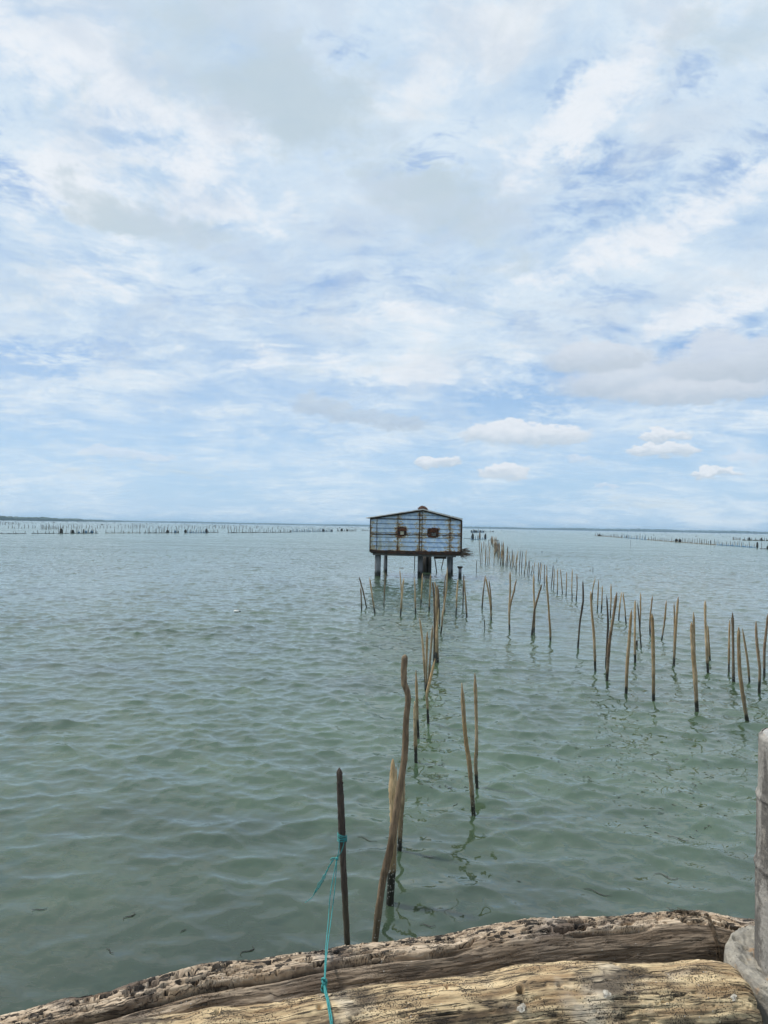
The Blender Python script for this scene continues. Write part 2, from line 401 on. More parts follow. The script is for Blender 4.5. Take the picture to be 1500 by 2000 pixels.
def sample_tile(T, L, X, Y, rot):
    c, s_ = math.cos(rot), math.sin(rot)
    a = (X * c - Y * s_) / L * T.shape[0]; b = (X * s_ + Y * c) / L * T.shape[0]
    N = T.shape[0]; ai = np.floor(a).astype(int); bi = np.floor(b).astype(int); fa = a - ai; fb = b - bi
    ai %= N; bi %= N; a2 = (ai + 1) % N; b2 = (bi + 1) % N
    return (T[ai, bi] * (1 - fa) * (1 - fb) + T[a2, bi] * fa * (1 - fb) + T[ai, b2] * (1 - fa) * fb + T[a2, b2] * fa * fb)
def wave(X, Y, full=False):
    X = np.asarray(X, float); Y = np.asarray(Y, float); d = np.hypot(X, Y)
    gust = 0.80 + 0.6 * fbm(X / 5.0, Y / 8.0, 0.5, 3)
    calm = 0.62 + 0.38 * sstep(d, 3.0, 9.0)                       # sheltered beside the bank
    h, ax, ay = 0, 0, 0
    for i, (T, L, amp_, rot) in enumerate(TILES):
        fade = 1 - sstep(d, (90, 34, 11)[i], (160, 80, 26)[i])
        g = (calm if i == 0 else calm * (0.35 + 0.65 * calm)) * amp_ * fade * gust
        rot *= 0.3
        h = h + sample_tile(T[0], L, X, Y, rot) * g
        if full:
            a = sample_tile(T[1], L, X, Y, rot) * g; b = sample_tile(T[2], L, X, Y, rot) * g
            c_, s_ = math.cos(rot), math.sin(rot)
            ax = ax - (a * c_ + b * s_) * 1.5; ay = ay - (-a * s_ + b * c_) * 1.5
    return (h, ax, ay) if full else h
def build_water():
    fine = np.linspace(-R(50), R(50), 1500)
    coarse = np.linspace(R(50), 2 * math.pi - R(50), 120)[1:-1]
    th = np.concatenate([fine, coarse])
    r = [0.4]
    while r[-1] < 14000:
        q = r[-1]
        step = 0.30 if q < 2.2 else max(0.014, 0.0050 * q) if q < 26 else max(0.14, 0.0045 * q) if q < 120 else 0.05 * q
        r.append(q + step)
    r = np.array(r)
    Rr, Tt = np.meshgrid(r, th, indexing='ij')
    X = Rr * np.sin(Tt); Y = Rr * np.cos(Tt)
    Z = np.zeros_like(X)
    msk = Rr < 160
    hh_, ax_, ay_ = wave(X[msk], Y[msk], True)
    off = (np.abs(((Tt[msk] + math.pi) % (2 * math.pi)) - math.pi) > R(51)) | (Rr[msk] < 2.2)
    for q in (hh_, ax_, ay_): q[off] = 0
    Z[msk] = hh_; X[msk] += ax_; Y[msk] += ay_
    v = np.stack([X, Y, Z], -1).reshape(-1, 3)
    m_, n = mat('turbid green lagoon water')
    pos = n.new('ShaderNodeNewGeometry').outputs['Position']
    dist = n.vmath('LENGTH', pos)
    big = n.noise(n.mapping(pos, scale=(0.10, 0.22, 1)), 1.0, 4, 0.55)
    mid = n.noise(n.mapping(pos, scale=(1, 1, 1)), 0.9, 4, 0.6)
    c = n.mix(n.ramp(mid, 0.35, 0.68), (0.030, 0.054, 0.028), (0.055, 0.090, 0.046))
    c = n.mix(n.ramp(big, 0.35, 0.65, 0.0, 0.6), c, (0.064, 0.106, 0.062))
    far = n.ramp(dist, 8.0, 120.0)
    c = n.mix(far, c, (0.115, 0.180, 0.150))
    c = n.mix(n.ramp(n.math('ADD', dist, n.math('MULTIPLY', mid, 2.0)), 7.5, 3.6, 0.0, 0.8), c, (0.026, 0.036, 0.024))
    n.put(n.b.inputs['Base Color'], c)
    n.put(n.b.inputs['IOR'], 1.62)
    streak = n.noise(n.mapping(pos, scale=(0.05, 0.25, 1)), 1.0, 5, 0.6)
    ro = n.math('ADD', n.ramp(dist, 12, 150, 0.01, 0.12), n.math('MULTIPLY', n.ramp(streak, 0.4, 0.62), n.ramp(dist, 12, 80, 0.0, 0.08)))
    n.put(n.b.inputs['Roughness'], ro)
    # capillary ripples: small and soft by the bank, livelier farther out
    rip1 = n.noise(n.mapping(pos, rot=(0, 0, R(14)), scale=(0.55, 1.25, 1)), 7.5, 3, 0.55, 0.4)
    rip2 = n.noise(n.mapping(pos, rot=(0, 0, R(-18)), scale=(0.45, 1.2, 1)), 2.1, 5, 0.6, 0.5)
    hgt = n.math('ADD', n.math('MULTIPLY', rip1, n.ramp(dist, 3, 14, 0.003, 0.014)), n.math('MULTIPLY', rip2, n.ramp(dist, 15, 70, 0.0, 0.26)))
    n.put(n.b.inputs['Normal'], bump(n, hgt, 1.0, 1.0))
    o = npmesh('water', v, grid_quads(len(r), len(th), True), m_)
    tag(o, kind='structure'); return o
build_water()

# lake bed closes the volume of air below the water
lb = MB(); lb.box(-15000, 15000, -15000, 15000, -0.92, -0.9); tag(lb.build('lake_bed', M_SOIL), kind='structure')

# ------------------------------------------------------------------ bank under the camera
def build_bank():
    nx, ny = 160, 120
    xs = np.linspace(-6, 6, nx); ys = np.linspace(-5, 1, ny)
    X, Yn = np.meshgrid(xs, ys, indexing='ij')
    front = 2.62 + 0.30 * (X / 1.6)                                # the edge follows the logs
    front = np.clip(front, 1.6, 3.2)
    Y = np.where(Yn < 0, Yn + 0.0, Yn * front)
    Z = 0.22 + 0.05 * fbm(X * 2, Y * 2, 0, 4) - 1.1 * sstep(Yn, 0.93, 1.0)
    o = npmesh('ground', np.stack([X, Y, Z], -1).reshape(-1, 3), grid_quads(nx, ny), M_SOIL)
    tag(o, kind='structure')
build_bank()

# ------------------------------------------------------------------ LOGS
def worley(x, y, seed=0):
    xi = np.floor(x).astype(int); yi = np.floor(y).astype(int); best = np.full(x.shape, 9.0); cid = np.zeros(x.shape)
    for a in (-1, 0, 1):
        for b in (-1, 0, 1):
            h = _perm[(_perm[(xi + a + seed) & 511] + yi + b) & 511]
            px = xi + a + (h % 23) / 23.0; py = yi + b + (h // 23 % 22) / 22.0
            d = np.hypot(x - px, y - py); c = d < best
            best = np.where(c, d, best); cid = np.where(c, h / 512.0, cid)
    return best, cid
def log_mat(name, lo, mid_c, hi, stain, greyc, holes, big_holes=False):
    m_, n = mat(name)
    at = n.new('ShaderNodeAttribute', attribute_name='grain').outputs['Vector']
    gx, gy, gz = n.xyz(at)
    st = n.comb(n.math('MULTIPLY', gx, 0.10), gy, 0)
    wob_ = n.vmath('SCALE', n.vmath('SUBTRACT', n.noise(at, 6, 3, 0.5, out=1), (0.5, 0.5, 0.5)), scale=0.012)
    st = n.vmath('ADD', st, wob_)
    fine = n.noise(st, 130, 6, 0.7); med = n.noise(st, 30, 5, 0.6); blot = n.noise(n.mapping(at, scale=(0.6, 1.3, 1)), 5.0, 6, 0.62)
    c = n.mix(n.ramp(med, 0.32, 0.66), mid_c, hi)
    c = n.mix(n.ramp(fine, 0.52, 0.30), c, lo)
    c = n.mix(n.math('MULTIPLY', n.ramp(n.noise(at, 3.1, 4, 0.6), 0.5, 0.66), 0.55), c, greyc)
    c = n.mix(n.math('MULTIPLY', n.ramp(blot, 0.47, 0.62), 0.85), c, stain)
    crk = n.noise(n.vmath('ADD', n.comb(n.math('MULTIPLY', gx, 0.07), gy, 0.3), wob_), 30, 5, 0.6, 0.4)
    cr = n.ramp(n.math('ABSOLUTE', n.math('SUBTRACT', crk, 0.5)), 0.0, 0.020, 1.0, 0.0)
    c = n.mix(n.math('MULTIPLY', cr, 0.88), c, (0.02, 0.014, 0.01))
    fl = n.noise(n.comb(n.math('MULTIPLY', gx, 0.85), gy, 0), 210, 2, 0.5)
    dens = n.noise(at, 6, 5, 0.65)
    thr = n.ramp(dens, 0.36, 0.58, 0.74, 0.55)
    pit = n.math('MULTIPLY', n.ramp(fl, thr, n.math('ADD', thr, 0.03)), holes, clamp=True)
    c = n.mix(n.math('MULTIPLY', pit, 0.85), c, (0.025, 0.018, 0.012))
    if big_holes:
        pit_shade_edge = n.math('ADD', n.math('ADD', gy, 0.030), n.math('MULTIPLY', n.math('SUBTRACT', n.noise(n.mapping(at, scale=(0.4, 1, 1)), 9, 4, 0.6), 0.5), 0.10))
        c = n.mix(n.math('MULTIPLY', n.math('MULTIPLY', n.ramp(pit_shade_edge, 0.080, 0.100), n.ramp(gx, 1.0, 2.6, 0.35, 1.0)), 0.85), c, n.mix(n.ramp(med, 0.3, 0.7), (0.085, 0.058, 0.036), (0.22, 0.165, 0.115)))  # camera-facing side below the pits: its shade is painted into the wood colour
        v3 = n.voro(n.vmath('ADD', n.comb(n.math('MULTIPLY', gx, 0.32), gy, 0), n.vmath('SCALE', n.vmath('SUBTRACT', n.noise(at, 40, 3, 0.6, out=1), (0.5, 0.5, 0.5)), scale=0.022)), 62)
        top_ = n.ramp(pit_shade_edge, 0.085, 0.065)
        h3 = n.math('LESS_THAN', v3, n.math('MULTIPLY', n.ramp(n.noise(at, 7, 4, 0.65), 0.37, 0.54, 0.0, 0.48), top_))
        c = n.mix(n.math('MULTIPLY', h3, 0.93), c, (0.016, 0.012, 0.009))
    v2 = n.voro(at, 46)
    chip = n.math('MULTIPLY', n.math('LESS_THAN', v2, 0.11), n.math('GREATER_THAN', n.noise(at, 4, 2, .5), 0.55))
    c = n.mix(n.math('MULTIPLY', chip, 0.45), c, (0.62, 0.60, 0.56))
    n.put(n.b.inputs['Base Color'], c); n.put(n.b.inputs['Roughness'], 0.85)
    hh = n.math('ADD', n.math('MULTIPLY', fine, 0.4), n.math('MULTIPLY', med, 0.5))
    hh = n.math('SUBTRACT', hh, n.math('MULTIPLY', n.math('ADD', pit, cr), 1.0))
    n.put(n.b.inputs['Normal'], bump(n, hh, 0.9, 0.006))
    return m_
def build_log(name, top_px, zaxis, rads, mat_, kind, u0ext=0.5, u1ext=0.25):
    pts = []
    for (px, py), r_ in zip(top_px, rads):
        d = ray(px, py); th = math.atan2(-d.z, math.hypot(d.x, d.y))
        p = at_z(px, py, zaxis + r_ * math.cos(th))
        pts.append(Vector((p.x, p.y - r_ * math.sin(th), zaxis)))
    pts = [pts[0] + (pts[0] - pts[1]).normalized() * u0ext] + pts + [pts[-1] + (pts[-1] - pts[-2]).normalized() * u1ext]
    rads = [rads[0]] + list(rads) + [rads[-1]]
    NU, NV = (1500, 360) if kind == 'pitted' else (1100, 260)
    cl = catmull(pts, NU); rr = np.interp(np.linspace(0, len(pts) - 1, NU), range(len(pts)), rads)
    C = np.array([tuple(p) for p in cl]); dC = np.gradient(C, axis=0); seg = np.linalg.norm(dC, axis=1); s = np.cumsum(seg)
    Tn = dC / seg[:, None]; up_ = np.array([0, 0, 1.0]); side = np.cross(Tn, up_); side /= np.linalg.norm(side, axis=1)[:, None]
    upn = np.cross(side, Tn)                                    # side points towards the camera for a log running +x
    v = np.linspace(0, 2 * np.pi, NV, endpoint=False)
    S, A = np.meshgrid(s, v, indexing='ij')
    Aw = (A + np.pi) % (2 * np.pi) - np.pi                       # seam on the underside
    arc = Aw * rr[:, None]
    ca, sa = np.cos(A), np.sin(A)                                # A = 0 top, pi/2 = camera side
    # sample noise on the cylinder so that it closes
    nx_, ny_, nz_ = S, ca * rr[:, None], sa * rr[:, None]
    disp = 0.024 * fbm(nx_ * 2.2, ny_ * 5, nz_ * 5, 2) + 0.007 * fbm(nx_ * 5, ny_ * 16, nz_ * 16, 3)
    disp += 0.0045 * fbm(nx_ * 7, ny_ * 90, nz_ * 90, 4, 0.6)
    if kind == 'pitted':
        topm = sstep(np.cos(A + 0.33 - 0.12 * fbm(S * 3, 0 * S, 0 * S + 4.4, 2)), 0.62, 0.82)
        wx1, wx2 = fbm(nx_ * 14, ny_ * 20, nz_ * 20, 3), fbm(nx_ * 14 + 9, ny_ * 20, nz_ * 20 + 5, 3)
        dens = 0.57 + 0.25 * fbm(nx_ * 1.6, ny_ * 4, nz_ * 4, 2)
        f1, cid = worley(S * 9 + 0.9 * wx1, arc * 40 + 0.9 * wx2)
        disp -= topm * 0.036 * sstep(0.34 + 0.35 * (cid - dens) - f1, 0.0, 0.20) * (cid > dens)
        f2, cid2 = worley(S * 30 + 0.5 * wx2, arc * 62 + 0.5 * wx1, 5)
        disp -= topm * 0.018 * sstep(0.36 - f2, 0.0, 0.16) * (cid2 > dens + 0.08)
        f3, cid3 = worley(S * 6 + 0.8 * wx1, arc * 44 + 0.8 * wx2, 9)
        disp -= topm * 0.026 * sstep(0.27 - f3, 0.0, 0.16) * (cid3 > 0.66)
        disp += topm * 0.007 * fbm(nx_ * 9, ny_ * 50, nz_ * 50, 4, 0.6)
        gate = sstep(fbm(nx_ * 2.2, ny_ * 5, nz_ * 5 + 8, 2), 0.0, 0.25)
        disp -= topm * gate * 0.034 * sstep(-np.abs(fbm(nx_ * 4, ny_ * 20, nz_ * 20, 3)), -0.035, -0.008)
        # the long split on the camera side
        path = 0.50 + 0.10 * fbm(s * 1.7, 0 * s, 2.2 + 0 * s, 3) + 0.30 * sstep(s, s[-1] * 0.42, s[-1] * 0.1)
        on = sstep(s, 0.3, 0.6) * (1 - sstep(s, s[-1] * 0.50, s[-1] * 0.60)) + 0.5 * sstep(fbm(s * 2.5, 0 * s, 9 + 0 * s, 2), 0.0, 0.25)
        wd = 0.055 * (1 + 0.6 * perlin(s * 9, 0 * s, 0 * s))
        disp -= (0.055 * np.clip(on, 0, 1))[:, None] * np.exp(-((A - path[:, None]) / wd[:, None]) ** 2)
        disp += (0.012 * np.clip(on, 0, 1))[:, None] * np.exp(-((A - path[:, None] + 0.16) / 0.10) ** 2)
    else:
        rid = fbm(nx_ * 3, ny_ * 35, nz_ * 35, 4, 0.6)
        disp += 0.0025 * rid
        disp -= 0.014 * sstep(-np.abs(fbm(nx_ * 1.2, ny_ * 10, nz_ * 10 + 4, 3)), -0.018, 0.0)
    disp += 0.0022 * fbm(nx_ * 3, ny_ * 60, nz_ * 60, 4, 0.65)
    disp -= 0.007 * sstep(-np.abs(fbm(nx_ * 1.0, ny_ * 26, nz_ * 26 + 14, 3)), -0.012, 0.0)
    # pushed ends
    P3 = C[:, None, :] + (upn[:, None, :] * ca[..., None] + side[:, None, :] * sa[..., None]) * (rr[:, None] + disp)[..., None]
    feats = {}
    me_v = P3
    # bowl-shaped knots on the surface
    return me_v, s, v, C, Tn, side, upn, rr, arc, S
def finish_log(name, P3, s, arc, S, C, Tn, mat_, label, endround=0.06):
    NU, NV = P3.shape[:2]
    # round both ends
    for sgn, idx in ((0, 0), (1, NU - 1)):
        dd = (s - s[0]) if sgn == 0 else (s[-1] - s)
        k = np.sqrt(np.clip(1 - (1 - np.clip(dd / endround, 0, 1)) ** 2, 0, 1)) * 0.35 + 0.65 * sstep(dd, -0.001, endround * 0.25) ** 0.5
        k = np.clip(k, 0.02, 1)
        P3 = C[:, None, :] + (P3 - C[:, None, :]) * k[:, None, None]
    verts = P3.reshape(-1, 3)
    o = npmesh(name, verts, grid_quads(NU, NV, True)[:, ::-1], mat_)
    at = o.data.attributes.new('grain', 'FLOAT_VECTOR', 'POINT')
    g = np.stack([S, np.minimum(arc, 10), np.zeros_like(S)], -1).reshape(-1, 3).astype(np.float32)
    at.data.foreach_set('vector', g.ravel())
    tag(o, label, 'log'); return o
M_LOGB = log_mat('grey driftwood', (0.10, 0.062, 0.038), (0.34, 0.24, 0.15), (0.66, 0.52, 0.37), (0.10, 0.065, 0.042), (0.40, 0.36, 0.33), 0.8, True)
M_LOGF = log_mat('golden driftwood', (0.070, 0.042, 0.021), (0.28, 0.175, 0.085), (0.74, 0.56, 0.32), (0.048, 0.031, 0.018), (0.66, 0.58, 0.46), 1.0)
back_px = [(0, 1988), (101, 1960), (253, 1925), (405, 1886), (507, 1873), (659, 1849), (841, 1829), (943, 1813), (1044, 1798), (1196, 1786), (1297, 1779), (1373, 1779), (1439, 1795)]
back_r = [0.12, 0.125, 0.13, 0.135, 0.13, 0.13, 0.13, 0.13, 0.13, 0.128, 0.125, 0.12, 0.10]
a_ = build_log('driftwood_log', back_px, 0.36, back_r, M_LOGB, 'pitted', 0.7, 0.12)
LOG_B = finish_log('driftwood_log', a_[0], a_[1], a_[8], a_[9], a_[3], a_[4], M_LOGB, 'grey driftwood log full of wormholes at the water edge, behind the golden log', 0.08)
LB_C = a_[3]
front_px = [(60, 2012), (203, 1996), (355, 1982), (507, 1962), (740, 1923), (841, 1910), (943, 1899), (1044, 1885), (1171, 1879), (1297, 1876), (1380, 1873), (1425, 1880)]
front_r = [0.12, 0.13, 0.14, 0.15, 0.16, 0.165, 0.17, 0.175, 0.175, 0.172, 0.168, 0.155]
b_ = build_log('driftwood_log', front_px, 0.36, front_r, M_LOGF, 'smooth', 0.8, 0.02)
P3 = b_[0]
def project(Pn):
    d = Pn - np.array(tuple(CAM)); f_ = d @ np.array(tuple(fwd))
    return CX + FPX * (d @ np.array(tuple(rgt))) / f_, CY - FPX * (d @ np.array(tuple(upv))) / f_, f_
def log_spot(P3_, px, py):
    """the visible surface point of a log nearest to a picture point"""
    X, Y, F = project(P3_.reshape(-1, 3)); d = np.hypot(X - px, Y - py) + (F - F.min()) * 6
    return P3_.reshape(-1, 3)[np.argmin(d)]
def dent(P3_, C_, px, py, rad, depth, sx=1.0):
    c = log_spot(P3_, px, py); d = P3_ - c; d[..., 0] /= sx
    q = np.linalg.norm(d, axis=-1); k = 1 - sstep(q, rad * 0.3, rad)
    dirv = P3_ - C_[:, None, :]; dirv = dirv / np.linalg.norm(dirv, axis=-1, keepdims=True)
    return P3_ - dirv * (k * depth)[..., None]
C_b = b_[3]
P3 = dent(P3, C_b, 1017, 1932, 0.030, -0.008); P3 = dent(P3, C_b, 1017, 1932, 0.016, 0.045)
P3 = dent(P3, C_b, 425, 1992, 0.08, -0.016, 1.6); P3 = dent(P3, C_b, 425, 1974, 0.012, 0.02)
P3 = dent(P3, C_b, 1425, 1893, 0.05, 0.014, 2.0); P3 = dent(P3, C_b, 623, 1968, 0.012, 0.02)
LOG_F = finish_log('driftwood_log', P3, b_[1], b_[8], b_[9], b_[3], b_[4], M_LOGF, 'thick golden brown driftwood log along the bottom edge, nearest of the two logs', 0.05)
# shells stuck on the near log
def shell(px, py, r_):
    c = Vector(log_spot(P3, px, py)); nrm = (CAM - c).normalized() * 0.6 + Vector((0, -0.2, 0.7)); nrm.normalize()
    a = nrm.cross(Vector((1, 0.2, 0))).normalized(); b = nrm.cross(a)
    mb = MB(); vs = []; fs = []; rings = 5; sd_ = 18
    for i in range(rings):
        q = i / (rings - 1)
        for k in range(sd_):
            an = 2 * math.pi * k / sd_; rr_ = r_ * (1 - q * 0.97) * (1 + 0.18 * math.sin(3 * an + px) + 0.10 * math.sin(7 * an))
            vs.append(c + a * (math.cos(an) * rr_ * 0.8) + b * (math.sin(an) * rr_ * 1.15) + nrm * (0.001 + 0.003 * math.sin(q * 1.5) + 0.0012 * math.sin(q * 19)))
    for i in range(rings - 1):
        for k in range(sd_): fs.append((i * sd_ + k, i * sd_ + (k + 1) % sd_, (i + 1) * sd_ + (k + 1) % sd_, (i + 1) * sd_ + k))
    mb.add(vs, fs); return mb.build('oyster_shell', M_SHELL, LOG_F, True)
shell(1016, 1968, 0.016); shell(1183, 1941, 0.015); shell(1431, 1947, 0.013)

# ------------------------------------------------------------------ CONCRETE POST with footing
def concrete_mat(name, base, warm, dark, scale=1.0, streaks=True):
    m_, n = mat(name)
    tc = n.new('ShaderNodeTexCoord').outputs['Object']; x, y, z = n.xyz(tc)
    f = n.noise(tc, 8 * scale, 7, 0.65); g = n.noise(tc, 60, 5, 0.7)
    c = n.mix(n.ramp(f, 0.32, 0.68), base, warm)
    c = n.mix(n.ramp(g, 0.3, 0.7, 0.0, 0.5), n.vmath('SCALE', c, scale=0.6), c)
    if streaks:
        dn = n.noise(n.mapping(tc, rot=(0.5, 0.4, 0), scale=(2.2, 2.2, 0.8)), 3.2, 6, 0.7, 0.6)
        c = n.mix(n.math('MULTIPLY', n.ramp(dn, 0.46, 0.56), 0.85), c, dark)
        c = n.mix(n.ramp(n.noise(tc, 20, 6, 0.75), 0.52, 0.68, 0, 0.4), c, (0.52, 0.46, 0.38))
    else:
        oc = n.noise(tc, 15, 4, 0.6); c = n.mix(n.math('MULTIPLY', n.ramp(oc, 0.58, 0.7), 0.6), c, (0.36, 0.20, 0.08))
        dk = n.noise(n.mapping(tc, loc=(3, 1, 2)), 11, 6, 0.7); c = n.mix(n.math('MULTIPLY', n.ramp(dk, 0.56, 0.66), 0.85), c, dark)
    vp = n.voro(tc, 70); hole = n.math('MULTIPLY', n.math('LESS_THAN', vp, 0.16), n.math('GREATER_THAN', n.noise(tc, 12, 2), 0.5))
    c = n.mix(n.math('MULTIPLY', hole, 0.8), c, (0.03, 0.03, 0.03))
    n.put(n.b.inputs['Base Color'], c); n.put(n.b.inputs['Roughness'], 0.9)
    n.put(n.b.inputs['Normal'], bump(n, n.math('SUBTRACT', n.math('ADD', n.math('MULTIPLY', f, 0.8), n.math('MULTIPLY', g, 0.3)), hole), 0.9, 0.014)); return m_
M_POST = concrete_mat('grey weathered concrete', (0.34, 0.315, 0.28), (0.50, 0.465, 0.41), (0.090, 0.082, 0.072))
M_FOOT = concrete_mat('pale stained concrete footing', (0.34, 0.315, 0.27), (0.52, 0.47, 0.38), (0.06, 0.055, 0.047), 2.2, False)
pc = at_z(1578, 1880, 0.50)
post = empty('concrete_post', (pc.x, pc.y, 0.2)); tag(post, 'round grey concrete post with moulded rings at the right edge', 'post')
depth_p = (Vector((pc.x, pc.y, 1.0)) - CAM).dot(fwd)
pr = (1578 - 1487) * depth_p / FPX
ztop = at_y(1578, 1442, pc.y).z
NV = 120; zs = np.linspace(0.2, ztop, 260)
zr1 = at_y(1477, 1560, pc.y).z; zr2 = at_y(1477, 1697, pc.y).z
an = np.linspace(0, 2 * np.pi, NV, endpoint=False)
Zg, Ag = np.meshgrid(zs, an, indexing='ij')
ring = 0.008 * (np.exp(-((Zg - zr1) / 0.010) ** 2) + np.exp(-((Zg - zr2) / 0.010) ** 2))
low_ = 0.004 * sstep(zr1 - Zg, 0, 0.01) + 0.003 * sstep(zr2 - Zg, 0, 0.01)
rd = pr - 0.004 + ring + low_ + 0.003 * fbm(np.cos(Ag) * 3, np.sin(Ag) * 3, Zg * 6, 3) + 0.0025 * fbm(np.cos(Ag) * 18, np.sin(Ag) * 18, Zg * 80, 4)
rd = rd - 0.012 * sstep(Zg, ztop - 0.015, ztop) ** 2
rd = rd + 0.006 * sstep(fbm(np.cos(Ag) * 4, np.sin(Ag) * 4, Zg * 3, 2), .1, .3) * np.exp(-((Zg - ztop + .03) / .03) ** 2)
V_ = np.stack([rd * np.sin(Ag), rd * np.cos(Ag), Zg - 0.2 + 0.006 * fbm(np.cos(Ag) * 4, np.sin(Ag) * 4, 0, 3) * (Zg > ztop - 0.01)], -1)
npmesh('shaft', V_.reshape(-1, 3), grid_quads(len(zs), NV, True)[:, ::-1], M_POST, parent=post)
rg = np.linspace(0.0, 1.0, 30); Rg, Ag2 = np.meshgrid(rg, an, indexing='ij')
rr2 = Rg * (pr - 0.014)
V2 = np.stack([rr2 * np.sin(Ag2), rr2 * np.cos(Ag2), ztop - 0.2 + 0.004 + 0.007 * fbm(rr2 * np.sin(Ag2) * 14, rr2 * np.cos(Ag2) * 14, 1, 4) - 0.012 * sstep(Rg, 0.93, 1.0)], -1)
M_CAP = concrete_mat('pale concrete top', (0.50, 0.48, 0.44), (0.66, 0.64, 0.60), (0.16, 0.14, 0.12), 1.5, False)
npmesh('top_cap', V2.reshape(-1, 3), grid_quads(30, NV, True)[:, ::-1], M_CAP, parent=post)
# footing: rough disc with a rolled rim, a thing of the same post
fr = (1578 - 1430) * ((Vector((pc.x, pc.y, 0.5)) - CAM).dot(fwd)) / FPX
prof = [(0.0, 0.47), (0.55, 0.475), (0.72, 0.485), (0.88, 0.50), (0.95, 0.495), (0.99, 0.47), (1.0, 0.43), (0.985, 0.36), (0.97, 0.25), (0.98, 0.05), (0.98, -0.3)]
tt = np.linspace(0, len(prof) - 1, 120); pR = np.interp(tt, range(len(prof)), [p[0] for p in prof]); pZ = np.interp(tt, range(len(prof)), [p[1] for p in prof])
an3 = np.linspace(0, 2 * np.pi, 240, endpoint=False)
A3, R3 = np.meshgrid(an3, pR * fr, indexing='xy'); _, Z3 = np.meshgrid(an3, pZ, indexing='xy')
xx, yy = R3 * np.sin(A3), R3 * np.cos(A3)
dn_ = 0.006 * fbm(xx * 5, yy * 5, Z3 * 5, 2) + 0.010 * fbm(xx * 24, yy * 24, Z3 * 24, 5, .65)
f1, cid = worley(xx * 22 + 1.0, yy * 22 + 7.3); dn_ -= 0.012 * sstep(0.42 - f1, 0, 0.12) * (cid > 0.6) * (Z3 > 0.42)
R3b = R3 * (1 + dn_ * 1.2); V3 = np.stack([R3b * np.sin(A3), R3b * np.cos(A3), Z3 - 0.2 + dn_ * 1.2], -1)
npmesh('footing', V3.reshape(-1, 3), grid_quads(len(pR), 240, True), M_FOOT, parent=post)

# ------------------------------------------------------------------ STAKES
GR_FRONT = 'wooden stakes of the near right row'
ALL = []
def stake_mesh(pts_w, r_base, r_tip, sharp=0.10, seed=0, sides=9, rings=26, knot=True, near=False):
    rs = random.Random(seed)
    L = sum((pts_w[i + 1] - pts_w[i]).length for i in range(len(pts_w) - 1))
    cl = catmull(pts_w, rings); rad = []
    ph = rs.uniform(0, 9)
    for i in range(rings):
        t = i / (rings - 1); d_tip = (1 - t) * L
        r = r_base + (r_tip - r_base) * t
        r *= 0.93 + 0.07 * math.sin(t * 11 + ph) + rs.uniform(-0.05, 0.05) * (0.4 if near else 1)
        if knot and rs.random() < (0.04 if near else 0.12): r *= 1.22
        if d_tip < sharp: r *= 0.10 + 0.90 * (d_tip / sharp) ** 0.75
        rad.append(max(r, 0.0012))
    for i in range(1, rings - 1):
        cl[i] = cl[i] + Vector((rs.uniform(-1, 1), rs.uniform(-1, 1), 0)) * r_base * (0.05 if near else 0.16)
    if near:
        o_ = cl[rings // 2]; q = np.array([fbm(0.3 * seed, 0.0, (i / rings) * L * 9, 3) for i in range(rings)]); rad = [max(r_ * (1 + 0.16 * q[i]), 0.001) for i, r_ in enumerate(rad)]
    mb = MB(); mb.tube(cl, rad, sides, jit=0.045 if near else 0.0); return mb
def stake(pts, label, r=0.021, rt=None, m=None, group=None, lean=0.0, sharp=0.10, rings=26, cat='stake', name='wooden_stake', depth=None, tipm=True):
    """pts: picture points from the waterline up to the tip"""
    b = at_z(*pts[0], 0.0); Y = b.y if depth is None else depth
    w3 = [at_y(px, py, Y) for px, py in pts]
    if lean:
        L = w3[-1].z - w3[0].z
        w3 = [p + Vector((0, lean * (p.z - w3[0].z), 0)) for p in w3]
    dn = (w3[0] - w3[1]).normalized()
    w3 = [w3[0] + dn * 0.55] + w3
    org = Vector((b.x, Y, 0))
    t = empty(name, org)
    tag(t, label, cat, group)
    loc3 = [p - org for p in w3]
    m_ = m or M_STAKE
    L = sum((loc3[i + 1] - loc3[i]).length for i in range(len(loc3) - 1))
    mb = stake_mesh(loc3, r, rt or r * 0.86, sharp, int(pts[0][0] * 13 + pts[0][1]), 10 if Y < 12 else 7, rings if Y < 12 else 18)
    o = mb.build('shaft', m_, t, True)
    ALL.append(t); return t
# one-mesh version for stakes too small to show parts
def simple_stake(pts, label, r=0.020, m=None, group=None, name='wooden_stake', cat='stake', sharp=0.10, rt=None, z=None):
    b = at_z(*pts[0], 0.0); Y = b.y
    w3 = [at_y(px, py, Y) for px, py in pts]
    org = Vector((w3[0].x, Y, 0))
    dn = (w3[0] - w3[1]).normalized(); w3 = [w3[0] + dn * 0.5] + w3
    loc3 = [p - org for p in w3]
    near = Y < 12
    mb = stake_mesh(loc3, r, rt or r * 0.84, sharp, int(pts[0][0] * 13 + pts[0][1] * 7), 18 if near else 7, 90 if near else 16, near=near)
    o = mb.build(name, m or M_STAKE, None, True, org)
    tag(o, label, cat, group); ALL.append(o); return o
S = simple_stake
